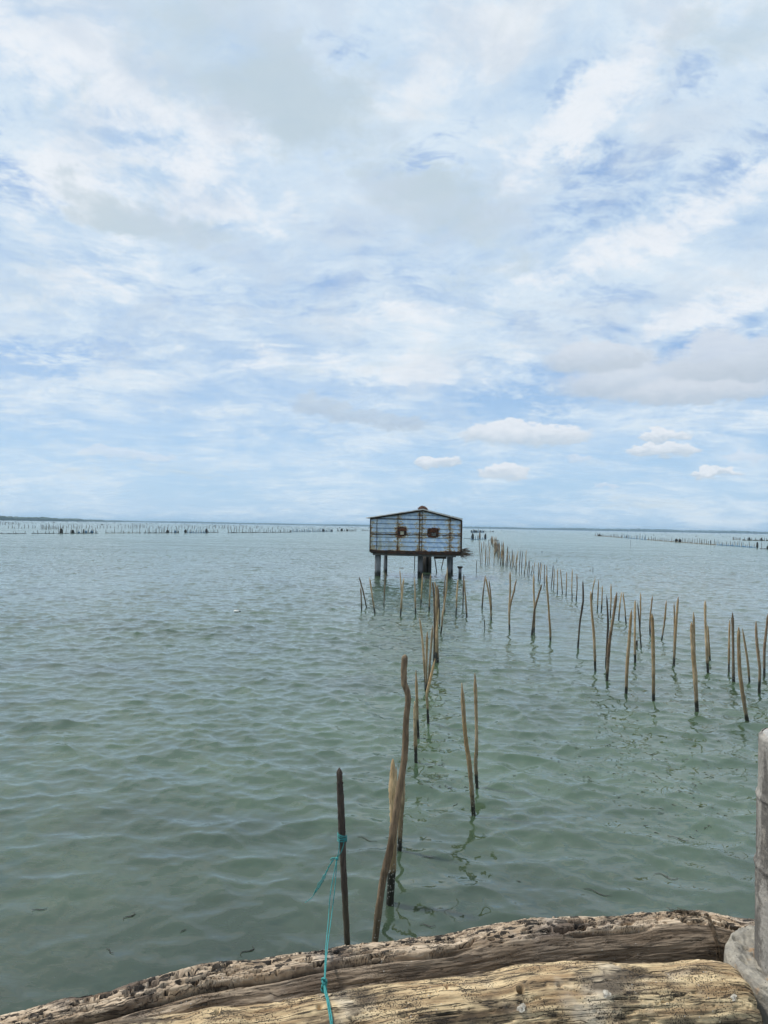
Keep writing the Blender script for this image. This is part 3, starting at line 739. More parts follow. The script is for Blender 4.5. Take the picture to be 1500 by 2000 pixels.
# the five nearest
ROPED = S([(681, 1905), (678.6, 1848), (671, 1700), (667, 1600), (664.5, 1545), (662.4, 1499)], 'dark pointed stake with teal rope tied round it, left of the nearest stakes', 0.0168, M_DARKSTAKE, sharp=0.055, rt=0.0165)
S([(722, 1905), (732, 1839), (747, 1725), (763.5, 1650), (780, 1545), (791, 1470), (793, 1410), (797, 1366), (795, 1350), (789.5, 1334), (789, 1305), (791.5, 1278)],
  'tallest near stake, dark brown, leaning with a crook below its blunt top', 0.0185, M_BROWN, sharp=0.03, rt=0.0145)
S([(762, 1762), (768, 1650), (769, 1580), (767, 1482)], 'pale split topped stake standing just left behind the crooked stake', 0.019, M_TIP, sharp=0.16, rt=0.027)
_sp = ALL[-1]; _c = at_y(773, 1560, _sp.location.y) - _sp.location; _t = at_y(774.5, 1497, _sp.location.y) - _sp.location
_m = MB(); _m.tube([_c - (_t - _c) * 1.6, _c, _t], [0.010, 0.013, 0.001], 7, jit=.1); _m.build('splinter', M_TIP, _sp, True)
S([(780, 1666), (783, 1600), (787, 1540), (785, 1474)], 'tan pointed stake mostly hidden behind the crooked stake', 0.018, M_STAKE, sharp=0.10)
S([(924.8, 1590), (921, 1540), (916.5, 1490), (910.4, 1449), (906, 1400), (902, 1333.5)], 'orange brown stake leaning left with a bent middle, front of the centre pair', 0.0185, M_TIP, sharp=0.13)
S([(931.4, 1536), (929, 1490), (930.8, 1455), (930, 1390), (927.5, 1314)], 'straight slim tan stake, rear one of the centre pair', 0.0165, M_STAKE, sharp=0.10)
S([(812.4, 1488), (811, 1430), (810, 1369.5)], 'short tan stake in front of a taller one, right of the crook', 0.018, M_TIP, sharp=0.10)
S([(816.6, 1440), (815, 1390), (812.4, 1308)], 'slim tan stake standing directly behind the short tan stake', 0.016, M_STAKE, sharp=0.15)
S([(836.4, 1416), (835, 1380), (834, 1354.4), (841, 1325), (850, 1286)], 'tan stake kinked to the right halfway up, before the tight bundle', 0.0165, M_TIP, sharp=0.1)
# line towards the hut
S([(831.2, 1345), (829, 1300), (825, 1250), (819.6, 1207)], 'leftmost of three slim stakes fanning out before the tight bundle', 0.017, M_STAKE)
S([(832, 1349), (833, 1300), (834.6, 1233)], 'middle one of three slim stakes fanning out before the tight bundle', 0.0175, M_TIP)
S([(836.8, 1341), (840, 1290), (845.2, 1221)], 'rightmost of three slim stakes fanning out before the tight bundle', 0.018, M_STAKE)
S([(847.5, 1290), (848.5, 1240), (848.5, 1190), (847, 1155), (844.5, 1136)], 'outer left stake of the tight tall bundle in front of the hut', 0.017, M_BROWN)
S([(849.5, 1288), (850.2, 1240), (851.5, 1190), (852, 1155), (849, 1136)], 'second from left in the tight tall stake bundle before the hut', 0.018, M_STAKE)
S([(853.5, 1285), (854, 1230), (855, 1170), (854.5, 1141)], 'right stake of the tight tall bundle in front of the hut', 0.017, M_BROWN)
S([(852.5, 1294), (853, 1240), (856.5, 1186)], 'short bright tan stake in front of the tight tall bundle', 0.019, M_TIP)
S([(855.5, 1294), (854.5, 1240), (852.5, 1160)], 'brown stake in the middle of the tight tall bundle', 0.017, M_STAKE)
S([(858.3, 1220), (858, 1190), (857, 1150)], 'dark stake just behind the right side of the tight tall bundle', 0.018, M_DARKSTAKE)
S([(861.2, 1239), (864, 1208), (868, 1178), (872, 1150), (873.6, 1107)], 'long stake rising to the hut floor, right of the tight bundle', 0.020, M_STAKE, sharp=0.14)
S([(868.8, 1196), (867.5, 1170), (868, 1145), (870.5, 1121)], 'stake half hidden behind the long one, right of the tight bundle', 0.019, M_BROWN)
# the row crossing in front of the hut
ROW = 'stakes in the row crossing before the hut'
S([(715.9, 1186.5), (709, 1155), (700.8, 1124.7)], 'leftmost leaning stake in the row before the hut, crossing another', 0.022, M_BROWN, ROW)
S([(706, 1191.4), (705.5, 1168), (704, 1146)], 'upright stake crossed by the leftmost leaning stake before the hut', 0.022, M_BROWN, ROW)
S([(732.5, 1199), (727, 1165), (721.6, 1127.3)], 'left leaning stake just right of the crossed pair before the hut', 0.023, M_STAKE, ROW)
S([(749.9, 1185.3), (751, 1150), (753.7, 1117)], 'slim reddish stake below the left stilt of the hut', 0.019, M_BROWN, ROW)
S([(784.5, 1172), (783.6, 1150), (780.8, 1110.8)], 'pale stake with a flat crosspiece on its top', 0.020, M_TIP, ROW)
S([(782.1, 1203.2), (785, 1165), (788.6, 1128.5)], 'right leaning stake crossing the one with a flat top', 0.024, M_STAKE, ROW)
S([(811.6, 1200.4), (811, 1165), (809.7, 1128.5)], 'upright brown stake left of the middle stilt of the hut', 0.022, M_STAKE, ROW)
S([(822.2, 1181.7), (823.5, 1150), (825.2, 1119.2)], 'slim pale stake directly below the middle stilt of the hut', 0.019, M_TIP, ROW)
S([(838.1, 1192.9), (840, 1155), (841.1, 1121)], 'stake right of the middle stilt, left of the tight bundle', 0.023, M_STAKE, ROW)
S([(891.1, 1201.3), (892, 1165), (894.7, 1130.4)], 'pale right leaning stake left of the capped stub post', 0.023, M_TIP, ROW)
S([(904, 1186.4), (905, 1150), (905.9, 1120)], 'dark stake of the crossed pair below the right stilt', 0.021, M_DARKSTAKE, ROW)
S([(911.5, 1205), (909, 1165), (906.2, 1129)], 'tan stake of the crossed pair below the right stilt', 0.023, M_STAKE, ROW)
cp = MB(); q = at_y(784, 1109.5, at_z(784.5, 1172).y); cp.box(-0.065, 0.065, -0.012, 0.012, -0.008, 0.008)
pp = ALL[-8] if False else None
st_flat = [o for o in ALL if 'flat crosspiece' in o['label']][0]
c_ = cp.build('crosspiece', M_BROWN, st_flat); c_.location = q - st_flat.location
S([(941.4, 1187), (944, 1155), (948.4, 1123)], 'left leg of the A shaped stake pair right of the hut', 0.023, M_BROWN)
S([(959.4, 1211), (958, 1180), (953, 1150), (948, 1126)], 'right leg of the A shaped stake pair right of the hut', 0.023, M_STAKE)
S([(960.2, 1190), (958, 1160), (955, 1131)], 'upright stake behind the A shaped stake pair', 0.021, M_BROWN)
S([(946.6, 1229), (946.5, 1220), (946.4, 1209)], 'small dark stub sticking out of the water below the A shaped pair', 0.011, M_DARKSTAKE, sharp=0.02)
S([(995.3, 1230), (994.5, 1195), (996.4, 1150), (996.4, 1116)], 'straight stake of the first V shaped pair right of the A shape', 0.023, M_STAKE)
S([(994.5, 1226), (996, 1188), (1003, 1158), (1009, 1130)], 'right leaning stake of the first V shaped pair', 0.021, M_BROWN)
S([(1042.8, 1235), (1044, 1195), (1042.8, 1160), (1042.6, 1120)], 'straight stake of the second V shaped pair', 0.023, M_STAKE)
S([(1039, 1239), (1043.5, 1196), (1051, 1165), (1059, 1140)], 'right leaning stake of the second V shaped pair', 0.022, M_BROWN)
S([(1075.4, 1253), (1073, 1210), (1069.5, 1160), (1066.4, 1122)], 'tan stake leaning left, right of the second V shaped pair', 0.022, M_TIP)
S([(1128.6, 1267), (1133, 1215), (1139, 1172), (1138.6, 1132)], 'dark curved stake leaning right, standing alone between V pairs and tan stake', 0.020, M_DARKSTAKE)
# near right row
N = [
 ([(1162.7, 1309.3), (1160, 1240), (1155.5, 1190), (1153.9, 1154.7)], 'tan stake leaning left, just right of the dark curved one', .021, M_STAKE),
 ([(1183.5, 1300), (1186, 1250), (1187.5, 1215), (1184.8, 1162.7)], 'dark thin stake crossed low down by a leaning brown one', .018, M_DARKSTAKE),
 ([(1185.3, 1329.3), (1188, 1285), (1191, 1249), (1198, 1205), (1204.8, 1156)], 'long brown stake leaning right across a thin dark one', .024, M_BROWN),
 ([(1222.7, 1356), (1225, 1300), (1229, 1250), (1233.3, 1190.7)], 'golden stake leaning slightly right, with white flecks near water', .023, M_TIP),
 ([(1240.5, 1294.7), (1240, 1240), (1240.5, 1170.7)], 'knobbly upright brown stake behind the golden leaning one', .021, M_STAKE),
 ([(1252, 1262.7), (1249, 1220), (1245.3, 1177)], 'thin dark stake leaning left behind the knobbly upright one', .015, M_DARKSTAKE),
 ([(1244, 1262), (1244, 1249)], 'tiny dark stub between knobbly stake and thin dark stake', .018, M_DARKSTAKE),
 ([(1276.5, 1368), (1276, 1290), (1275, 1230), (1273.3, 1198.7)], 'pale stout upright stake with dark knots, second largest in right row', .024, M_TIP),
 ([(1316, 1300), (1318.5, 1250), (1321, 1210), (1324.8, 1164.8)], 'brown stake leaning right with whitened lower half', .023, M_STAKE),
 ([(1317.3, 1262), (1317.5, 1220), (1316.5, 1176)], 'short stake hidden behind the brown one with whitened lower half', .018, M_STAKE),
 ([(1361.3, 1390.7), (1357.5, 1320), (1353, 1265), (1350.7, 1214.7)], 'thickest stake of the right row, brown top and black foot', .026, M_STAKE),
 ([(1357, 1302), (1356, 1250), (1354.7, 1194.7)], 'tan stake showing its tip above the thickest stake', .020, M_TIP),
 ([(1382.7, 1314.7), (1380, 1260), (1377.6, 1210), (1377.3, 1172.5)], 'brown stake with pointed tip right of the thickest stake', .021, M_STAKE),
 ([(1386.7, 1292), (1384.5, 1255), (1382, 1220)], 'short tan stake tucked behind the brown pointed one', .017, M_TIP),
 ([(1423.5, 1312), (1424, 1260), (1425.3, 1209.3)], 'slim stake left of the upright dark brown one near right edge', .017, M_STAKE),
 ([(1432.8, 1333), (1432, 1270), (1430.7, 1195.5)], 'upright dark brown stake near the right edge', .022, M_BROWN),
 ([(1460, 1410.7), (1453, 1370), (1446, 1321), (1443, 1270), (1442.7, 1224)], 'nearest stake of the right row, tan with a bent black foot', .023, M_STAKE),
 ([(1464, 1333), (1460, 1290), (1449.9, 1226.7)], 'pale tan stake leaning left behind the bent black footed one', .017, M_TIP),
 ([(1482.7, 1352), (1484, 1310), (1481, 1279), (1477.5, 1245), (1476.5, 1213)], 'dark crooked stake with yellowish lower half near right edge', .020, M_BROWN),
 ([(1492.8, 1320), (1493, 1270), (1497, 1230), (1500, 1198)], 'brown stake cut by the right edge of the picture', .021, M_BROWN)]
for p_, l_, r_, m_ in N: S(p_, l_, r_, m_, 'wooden stakes in the near right row')
# back row, nearest first (right to left)
BR = [
 ([(1292.5, 1248), (1298, 1215), (1301.9, 1172)], M_STAKE), ([(1269.6, 1238.7), (1270, 1205), (1274.7, 1162.7)], M_BROWN),
 ([(1250, 1225), (1251, 1190), (1251.5, 1156)], M_TIP), ([(1222.7, 1217), (1220, 1185), (1216.8, 1156)], M_STAKE),
 ([(1208.5, 1209), (1211, 1180), (1214, 1156)], M_TIP), ([(1192, 1202.7), (1193.5, 1170), (1193.3, 1140)], M_TIP),
 ([(1174.7, 1192), (1176, 1165), (1176.5, 1144)], M_STAKE), ([(1166.7, 1190.7), (1168, 1160), (1169.3, 1132)], M_STAKE),
 ([(1157, 1166), (1158, 1150), (1162.7, 1128)], M_STAKE), ([(1125.4, 1173), (1127, 1150), (1126.6, 1120)], M_BROWN),
 ([(1117.4, 1169), (1117, 1145), (1118, 1111)], M_TIP), ([(1105.6, 1163), (1106.5, 1140), (1107, 1116)], M_STAKE),
 ([(1098.6, 1160), (1097, 1140), (1094.6, 1112)], M_STAKE), ([(1088.6, 1159), (1089, 1135), (1089, 1111)], M_TIP),
 ([(1081.4, 1150), (1082, 1130), (1083, 1110)], M_STAKE), ([(1076.4, 1148), (1079, 1125), (1080.6, 1103)], M_DARKSTAKE),
 ([(1068.5, 1140), (1068.3, 1120), (1067.6, 1103)], M_TIP), ([(1063, 1143), (1063.3, 1120), (1063.4, 1101)], M_BROWN),
 ([(1054.6, 1138), (1056, 1120), (1058, 1100)], M_TIP), ([(1051.4, 1133), (1054, 1115), (1056, 1097)], M_DARKSTAKE),
 ([(1051, 1134), (1051.6, 1115), (1051.4, 1097)], M_STAKE), ([(1042.2, 1122), (1043, 1110), (1045, 1096)], M_STAKE),
 ([(1033, 1127), (1034, 1110), (1034.4, 1094)], M_DARKSTAKE), ([(1029.6, 1123), (1031, 1112), (1033, 1094)], M_BROWN),
 ([(1023.6, 1122), (1026, 1105), (1027.4, 1076)], M_STAKE), ([(1018.6, 1120), (1019, 1105), (1020.6, 1075)], M_DARKSTAKE),
 ([(1028, 1104), (1027.4, 1090), (1028, 1074)], M_STAKE), ([(1013.8, 1120), (1015, 1100), (1016.5, 1074)], M_DARKSTAKE),
 ([(1009, 1116), (1009, 1100), (1009.6, 1082)], M_TIP), ([(1007, 1114), (1010, 1095), (1012, 1075)], M_STAKE)]
ORD = 'first second third fourth fifth sixth seventh eighth ninth tenth eleventh twelfth thirteenth fourteenth fifteenth sixteenth seventeenth eighteenth nineteenth twentieth'.split()
ORD += ['twenty-' + q for q in ORD[:9]] + ['thirtieth']
BR.sort(key=lambda q: -q[0][0][0])
for i, (p_, m_) in enumerate(BR):
    lean_ = p_[-1][0] - p_[0][0]
    look = 'right leaning' if lean_ > 3 else 'left leaning' if lean_ < -2 else 'upright'
    tone = {M_STAKE: 'brown', M_TIP: 'tan', M_BROWN: 'dark brown', M_DARKSTAKE: 'blackish'}[m_]
    S(p_, f'{look} {tone} stake, {ORD[i]} from the right in the long back row', 0.0195, m_, 'wooden stakes in the long back row')
# offscreen continuation of both rows is left out; small lone stubs
for p_, l_ in (([(930.4, 1119), (931, 1094)], 'lone dark thin stake between the hut and the dense stake cluster'),
               ([(1087.4, 1097), (1087.6, 1092)], 'faint short stub alone on open water right of the back row'),
               ([(1057.4, 1079.5), (1057.4, 1075.5)], 'left one of two tiny stubs on the far open water'),
               ([(1059.6, 1079), (1059.6, 1076)], 'right one of two tiny stubs on the far open water'),
               ([(1152.4, 1115), (1152.4, 1113)], 'very short stub beside a thin stub on the open water'),
               ([(1158, 1115.5), (1158.2, 1107)], 'thin pale stub beside a very short one on the open water'),
               ([(1231.6, 1071), (1231.4, 1054)], 'lone slender pole in open water below the right far fence')):
    S(p_, l_, 0.018, M_DARKSTAKE)
# dense far cluster and its sparse left wing: nothing tells these apart
base_far = stake_mesh([Vector((0, 0, -0.5)), Vector((0, 0, 0)), Vector((0.02, 0, 0.6)), Vector((0.0, 0, 1.2))], 0.021, 0.017, 0.1, 3, 6, 10)
def far_stake(px, py, h_px, lean_, label, group, m_, r=None):
    b = at_z(px, py); dep = (b - CAM).dot(fwd); h = h_px * dep / FPX
    key = 'wooden_stake'
    if key not in far_stake.cache:
        far_stake.cache[key] = base_far.build('wooden_stake', M_STAKE, None, True); o = far_stake.cache[key]
    else:
        o = far_stake.cache[key].copy()
        col.objects.link(o)
    k = (r or max(0.020, 0.00042 * dep)) / 0.021
    if m_ is not M_STAKE:
        o.material_slots[0].link = 'OBJECT'; o.material_slots[0].material = m_
    o.scale = (k, k, h / 1.2); o.location = b; o.rotation_euler = (random.uniform(-.05, .05), math.atan2(lean_, h_px), random.uniform(0, 0.3))
    tag(o, label, 'stake', group); return o
far_stake.cache = {}
rs = random.Random(5)
CL_L = 'weathered stake packed in the dense cluster beyond the hut'; CL_G = 'stakes in the dense far cluster'
for i in range(46):
    t = (i + rs.random()) / 46
    # the cluster recedes from its near right end to its far left end
    px = 978 - 17 * t + rs.uniform(-7, 7) * (1 - 0.4 * t); py = 1102 - 44 * t ** 0.8 + rs.uniform(-2, 2)
    hor = 1013 + 28 * px / 1500
    far_stake(px, py, (py - hor) * rs.uniform(0.36, 0.60), rs.uniform(-4, 4) * (py - hor) / 73, CL_L, CL_G, rs.choice([M_STAKE, M_BROWN, M_BROWN, M_DARKSTAKE, M_TIP]))
CL2 = 'thin stake standing between the dense cluster and the back row'; 
for px, py, h, l in [(982, 1104, 38, -3), (983.5, 1105, 30, 0), (987, 1104, 34, 3), (989, 1107, 45, 3), (991, 1106, 38, -1), (984, 1100, 44, -2), (997, 1109, 26, -3), (998, 1103, 32, 2),
                     (1001, 1096, 22, -1), (1003, 1105, 28, 0), (1000, 1113, 30, 2), (982.4, 1103, 48, -1), (978, 1104, 30, -2), (1005, 1108, 20, 3), (994, 1100, 25, -1), (1024, 1117, 22, 2), (1037, 1122, 20, 3)]:
    far_stake(px, py, h, l, CL2, 'thin stakes beside the dense cluster', rs.choice([M_STAKE, M_BROWN, M_TIP, M_DARKSTAKE]))
CL3 = 'thin stake in the sparse pairs left of the dense cluster'
for px, py, h, l in [(938.6, 1103, 44, -4), (941.4, 1103, 44, -2), (948, 1102, 44, -2), (948, 1103, 28, 1), (952.5, 1102, 30, 0), (955.6, 1102, 40, -1), (964.6, 1104, 36, -1), (944, 1070, 14, 0),
                     (936, 1066, 12, -1), (953, 1068, 16, 1), (957, 1076, 20, -1), (949, 1078, 16, 0), (940, 1078, 20, -1)]:
    far_stake(px, py, h, l, CL3, 'sparse stakes left of the dense cluster', rs.choice([M_STAKE, M_BROWN, M_TIP]))
# distant rows on the left (third and second rows of the photo)
L1 = 'faint thin stake in the distant row beyond the left net fences'; G1 = 'distant stakes beyond the left net fences'
for x0, x1, n_, yb, hp_, lab_ in [(80, 112, 14, 1033.5, 11, 'thin stake in the tall group beyond the cone shaped net'), (112, 160, 11, 1031.5, 8, 'thin stake beyond the hanging net ball'),
        (16, 76, 9, 1032, 7, 'thin stake of the sparse row beyond the far left low fences'), (160, 252, 13, 1031.5, 7, 'thin stake of the far row beyond the blue green nets'),
        (252, 285, 10, 1031.5, 8.5, 'thin stake in the tight far group beyond the low brown fence'), (286, 350, 9, 1032, 6, 'faint stake of the far row beyond the reddish sticks'),
        (350, 480, 22, 1032.5, 7, 'faint stake of the far row beyond the blue net enclosure'), (0, 42, 11, 1024.5, 5.5, 'tiny stake of the farthest group at the left edge'),
        (480, 560, 8, 1033, 5, 'faint short stake beyond the long low dark fence')]:
    for i in range(n_):
        px = x0 + (x1 - x0) * (i + rs.uniform(-.3, .3)) / n_
        far_stake(px, yb + rs.uniform(-.6, .6), hp_ * rs.uniform(0.5, 1.15), rs.uniform(-.8, .8), lab_, G1, M_FARST)

# ------------------------------------------------------------------ FAR NET FENCES (fish traps)
def net_fence(p0, p1, label, colr, net_h, n_st, st_h, lumps=(), seed=0, cat='fence', colseg=None):
    """p0, p1: picture points of the waterline; heights in picture pixels"""
    r_ = random.Random(seed)
    a, b = at_z(*p0), at_z(*p1); dep = ((a + b) / 2 - CAM).dot(fwd); s_ = dep / FPX
    t = empty('net_fence', a); tag(t, label, cat, 'net fences of the fish traps')
    n = 60; mb = MB(); L = (b - a).length
    dirn = (b - a).normalized(); nrm = Vector((-dirn.y, dirn.x, 0)) * 0.04
    prev = None; ph = r_.uniform(0, 9)
    for i in range(n + 1):
        q = a.lerp(b, i / n) - a
        h = net_h * s_ * (0.75 + 0.35 * math.sin(i * 0.7 + ph) + r_.uniform(-.2, .3)); h = max(h, 0.05)
        row = [q - nrm + Vector((0, 0, -0.3)), q + nrm + Vector((0, 0, -0.3)), q + nrm * 0.4 + Vector((0, 0, h)), q - nrm * 0.4 + Vector((0, 0, h))]
        if prev: mb.hexa([prev[0], row[0], row[1], prev[1], prev[3], row[3], row[2], prev[2]])
        prev = row
    mb.build('net', colr, t)
    for i in range(n_st):
        q = a.lerp(b, (i + r_.uniform(0.1, 0.9)) / n_st) - a
        h = st_h * s_ * r_.uniform(0.55, 1.2); le = r_.uniform(-.15, .15) * h
        mb = MB(); mb.tube([q + Vector((0, 0, -0.4)), q + Vector((le * .5, 0, h * .5)), q + Vector((le, 0, h))], [0.00038 * dep, 0.00036 * dep, 0.00022 * dep], 5)
        mb.build('stake', M_FARST if colr is not M_NETB or i % 2 else M_NETB, t)
    for (px, wpx, hpx, mm) in lumps:                              # bunched net hung on the fence
        q = at_z(px, p0[1] + (p1[1] - p0[1]) * (px - p0[0]) / (p1[0] - p0[0])) - a
        mb = MB(); k = 9; vs = []; fs = []
        for i in range(k):
            z_ = hpx * s_ * i / (k - 1); ww = wpx * s_ * 0.5 * (math.sin(math.pi * (0.18 + 0.80 * i / (k - 1))) ** 0.7) * r_.uniform(0.8, 1.15)
            for j in range(10):
                an_ = 2 * math.pi * j / 10; rr_ = ww * r_.uniform(0.8, 1.2)
                vs.append(q + Vector((math.cos(an_) * rr_, math.sin(an_) * rr_ * 0.6, z_)))
        for i in range(k - 1):
            for j in range(10): fs.append((i * 10 + j, i * 10 + (j + 1) % 10, (i + 1) * 10 + (j + 1) % 10, (i + 1) * 10 + j))
        fs.append(tuple(range(10))[::-1]); fs.append(tuple((k - 1) * 10 + j for j in range(10)))
        mb.add(vs, fs); mb.build('bunched_net', mm, t, True)
    return t
net_fence((-40, 1043), (52, 1042.3), 'dark low net fence at the far left edge, with bare sticks', M_NET, 1.1, 7, 6, (), 1)
net_fence((62, 1042.3), (108, 1042), 'short low net fence just left of the dark cone shaped net', M_NET, 1.1, 5, 6, (), 2)
net_fence((110, 1042), (150, 1042), 'net fence with a dark cone shaped net and a hanging net ball', M_NET, 1.0, 7, 12, ((119, 7, 10.5, M_NET), (142, 6, 8, M_NET)), 3)
net_fence((150, 1042), (192, 1041.6), 'net fence with blue green bunched nets right of the cone shaped net', M_NET, 1.4, 12, 10, ((154, 4, 4, M_NETB), (168, 4, 6, M_NETB), (179, 6, 6, M_NETB), (163, 2.5, 9, M_NET)), 4)
net_fence((206, 1041.3), (276, 1041.2), 'low brown net fence between the blue green nets and the pink sticks', M_NETT, 0.9, 9, 7, (), 5)
net_fence((281, 1041.3), (350, 1041), 'net fence ending in a dark round net and reddish sticks', M_NET, 1.1, 16, 11, ((327, 6, 7, M_NET), (342, 5, 6, M_NETB), (348, 3, 5, M_NET)), 6)
net_fence((360, 1041), (406, 1041), 'blue net enclosure between two dark net bundles', M_NETB, 1.2, 16, 8, ((362, 5, 7, M_NET), (403, 6, 9, M_NET), (371, 2, 5, M_NET)), 7)
net_fence((406, 1040.4), (427, 1040.3), 'short dark fence stub right of the blue net enclosure', M_NET, 0.9, 5, 6, (), 8)
net_fence((443, 1041), (568, 1039.8), 'long low dark fence with evenly spaced sticks, ending in a dark post', M_NET, 1.1, 26, 8, ((568, 3, 6, M_NET),), 9)
net_fence((571, 1039), (650, 1038.5), 'fence of many light blue leaning net poles left of the hut', M_NETB, 0.7, 34, 6.5, ((632, 4, 6, M_NET), (648, 4, 5, M_NET)), 10)
net_fence((657, 1037.6), (696, 1037.3), 'small brown fence with bushy dark tufts nearest the hut on the left', M_NETT, 0.9, 14, 5.5, ((667, 4, 5.5, M_NET), (678, 4, 4, M_NET)), 11)
net_fence((705, 1037), (722, 1037), 'tiny bare low fence touching the left side of the hut', M_NETT, 0.7, 3, 3, (), 12)
# right hand traps behind the hut and far right
net_fence((905, 1052), (922, 1052), 'thin floating boom line just right of the hut wall', M_NET, 0.6, 1, 1.5, (), 13)
net_fence((920, 1040.5), (946, 1040), 'cluster of dark net bundles at the head of the stake line', M_NETB, 2.2, 10, 7, ((921, 3.5, 5, M_NET), (927, 5, 5.5, M_NET), (931, 3, 5, M_NET), (938, 4, 5, M_NET), (944, 3, 4, M_NET)), 14)
net_fence((919, 1054.5), (950, 1053), 'blue net enclosure with tall brown posts in front of dark bundles', M_NETB, 1.2, 9, 9, ((923, 5, 13, M_NET), (937, 3.5, 16, M_BROWN), (948, 4, 12, M_NET)), 15)
net_fence((946, 1039.5), (966, 1039), 'thin rail ending in one small dark knob, right of the bundles', M_NET, 0.6, 3, 3, ((963, 3, 2.6, M_NET),), 16)
net_fence((955, 1055), (974, 1056), 'short dark boom beside the top of the dense stake cluster', M_NET, 0.7, 2, 4, (), 17)
net_fence((1162, 1046.5), (1218, 1050.5), 'low yellowish fence with a dark bushy head, leftmost of the right traps', M_NETT, 1.0, 18, 5.5, ((1171, 5, 4.5, M_NET),), 18)
net_fence((1218, 1050.5), (1264, 1054.5), 'fence with a blue net stretch and one tall black post on the right', M_NETB, 1.1, 13, 8, ((1223.5, 1.5, 6.5, M_NET),), 19)
net_fence((1264, 1054.5), (1331, 1059.5), 'yellow brown fence ending in two round dark bundles', M_NETT, 1.2, 18, 7.5, ((1321, 6, 6.5, M_NET), (1328, 6, 6, M_NET)), 20)
net_fence((1331, 1059.5), (1400, 1064.5), 'tan fence with clustered posts right of the two dark bundles', M_NETT, 1.3, 18, 9, ((1388, 2, 9, M_NET),), 21)
net_fence((1400, 1064.5), (1476, 1070), 'blue green net fence running to a dark upright bundle', M_NETB, 1.8, 20, 9, ((1479, 4.5, 11, M_NET),), 22)
net_fence((1484, 1072), (1560, 1075), 'dark net fence leaving at the right edge of the picture', M_NET, 1.3, 10, 11, ((1500, 6, 7, M_NET),), 23)
net_fence((1450, 1055.5), (1530, 1057), 'small far fence with two black tufts above orange netting', M_NETT, 1.8, 14, 7, ((1463, 4, 7, M_NET), (1487, 5, 6, M_NET)), 24)
net_fence((1430, 1053.8), (1448, 1054.5), 'few bare sticks left of the small far tufted fence', M_NETT, 0.4, 7, 5, (), 25)

# specks of far traps, past counting: one mass
def far_specks():
    r_ = random.Random(21); mb = MB()
    for i in range(900):
        side_ = r_.random()
        px = r_.uniform(-60, 735) if side_ < 0.7 else r_.uniform(905, 1560)
        hor = 1013 + 28 * px / 1500
        py = hor + (r_.choice([4.2, 5.5, 7.2, 9.0]) + r_.uniform(-.4, .4))
        b = at_z(px, py); dep = (b - CAM).dot(fwd); s_ = dep / FPX
        h = s_ * r_.uniform(0.7, 2.6); w_ = s_ * r_.uniform(0.25, 0.6)
        if side_ >= 0.7 and r_.random() < 0.6: continue
        if r_.random() < 0.06:
            w_ *= r_.uniform(3, 7); h *= 0.6
        mb.tube([b + Vector((0, 0, -.2)), b + Vector((r_.uniform(-.2, .2) * h, 0, h))], [w_ * .5, w_ * .35], 5)
    for x0, x1, off in [(-60, 735, 7.0), (-60, 735, 4.3), (120, 460, 9.0), (250, 500, 5.6), (905, 1010, 7.5)]:
        n = 60
        for i in range(n):
            if r_.random() < 0.45: continue
            p0_ = x0 + (x1 - x0) * i / n; p1_ = p0_ + (x1 - x0) / n * r_.uniform(.5, 1)
            a = at_z(p0_, 1013 + 28 * p0_ / 1500 + off); b = at_z(p1_, 1013 + 28 * p1_ / 1500 + off); s_ = (a - CAM).dot(fwd) / FPX
            mb.tube([a, b], s_ * 0.22, 4)
    o = mb.build('distant_fish_traps', M_FARST)
    tag(o, 'countless tiny sticks and nets of fish traps along the far water', 'fish traps', kind='stuff')
far_specks()

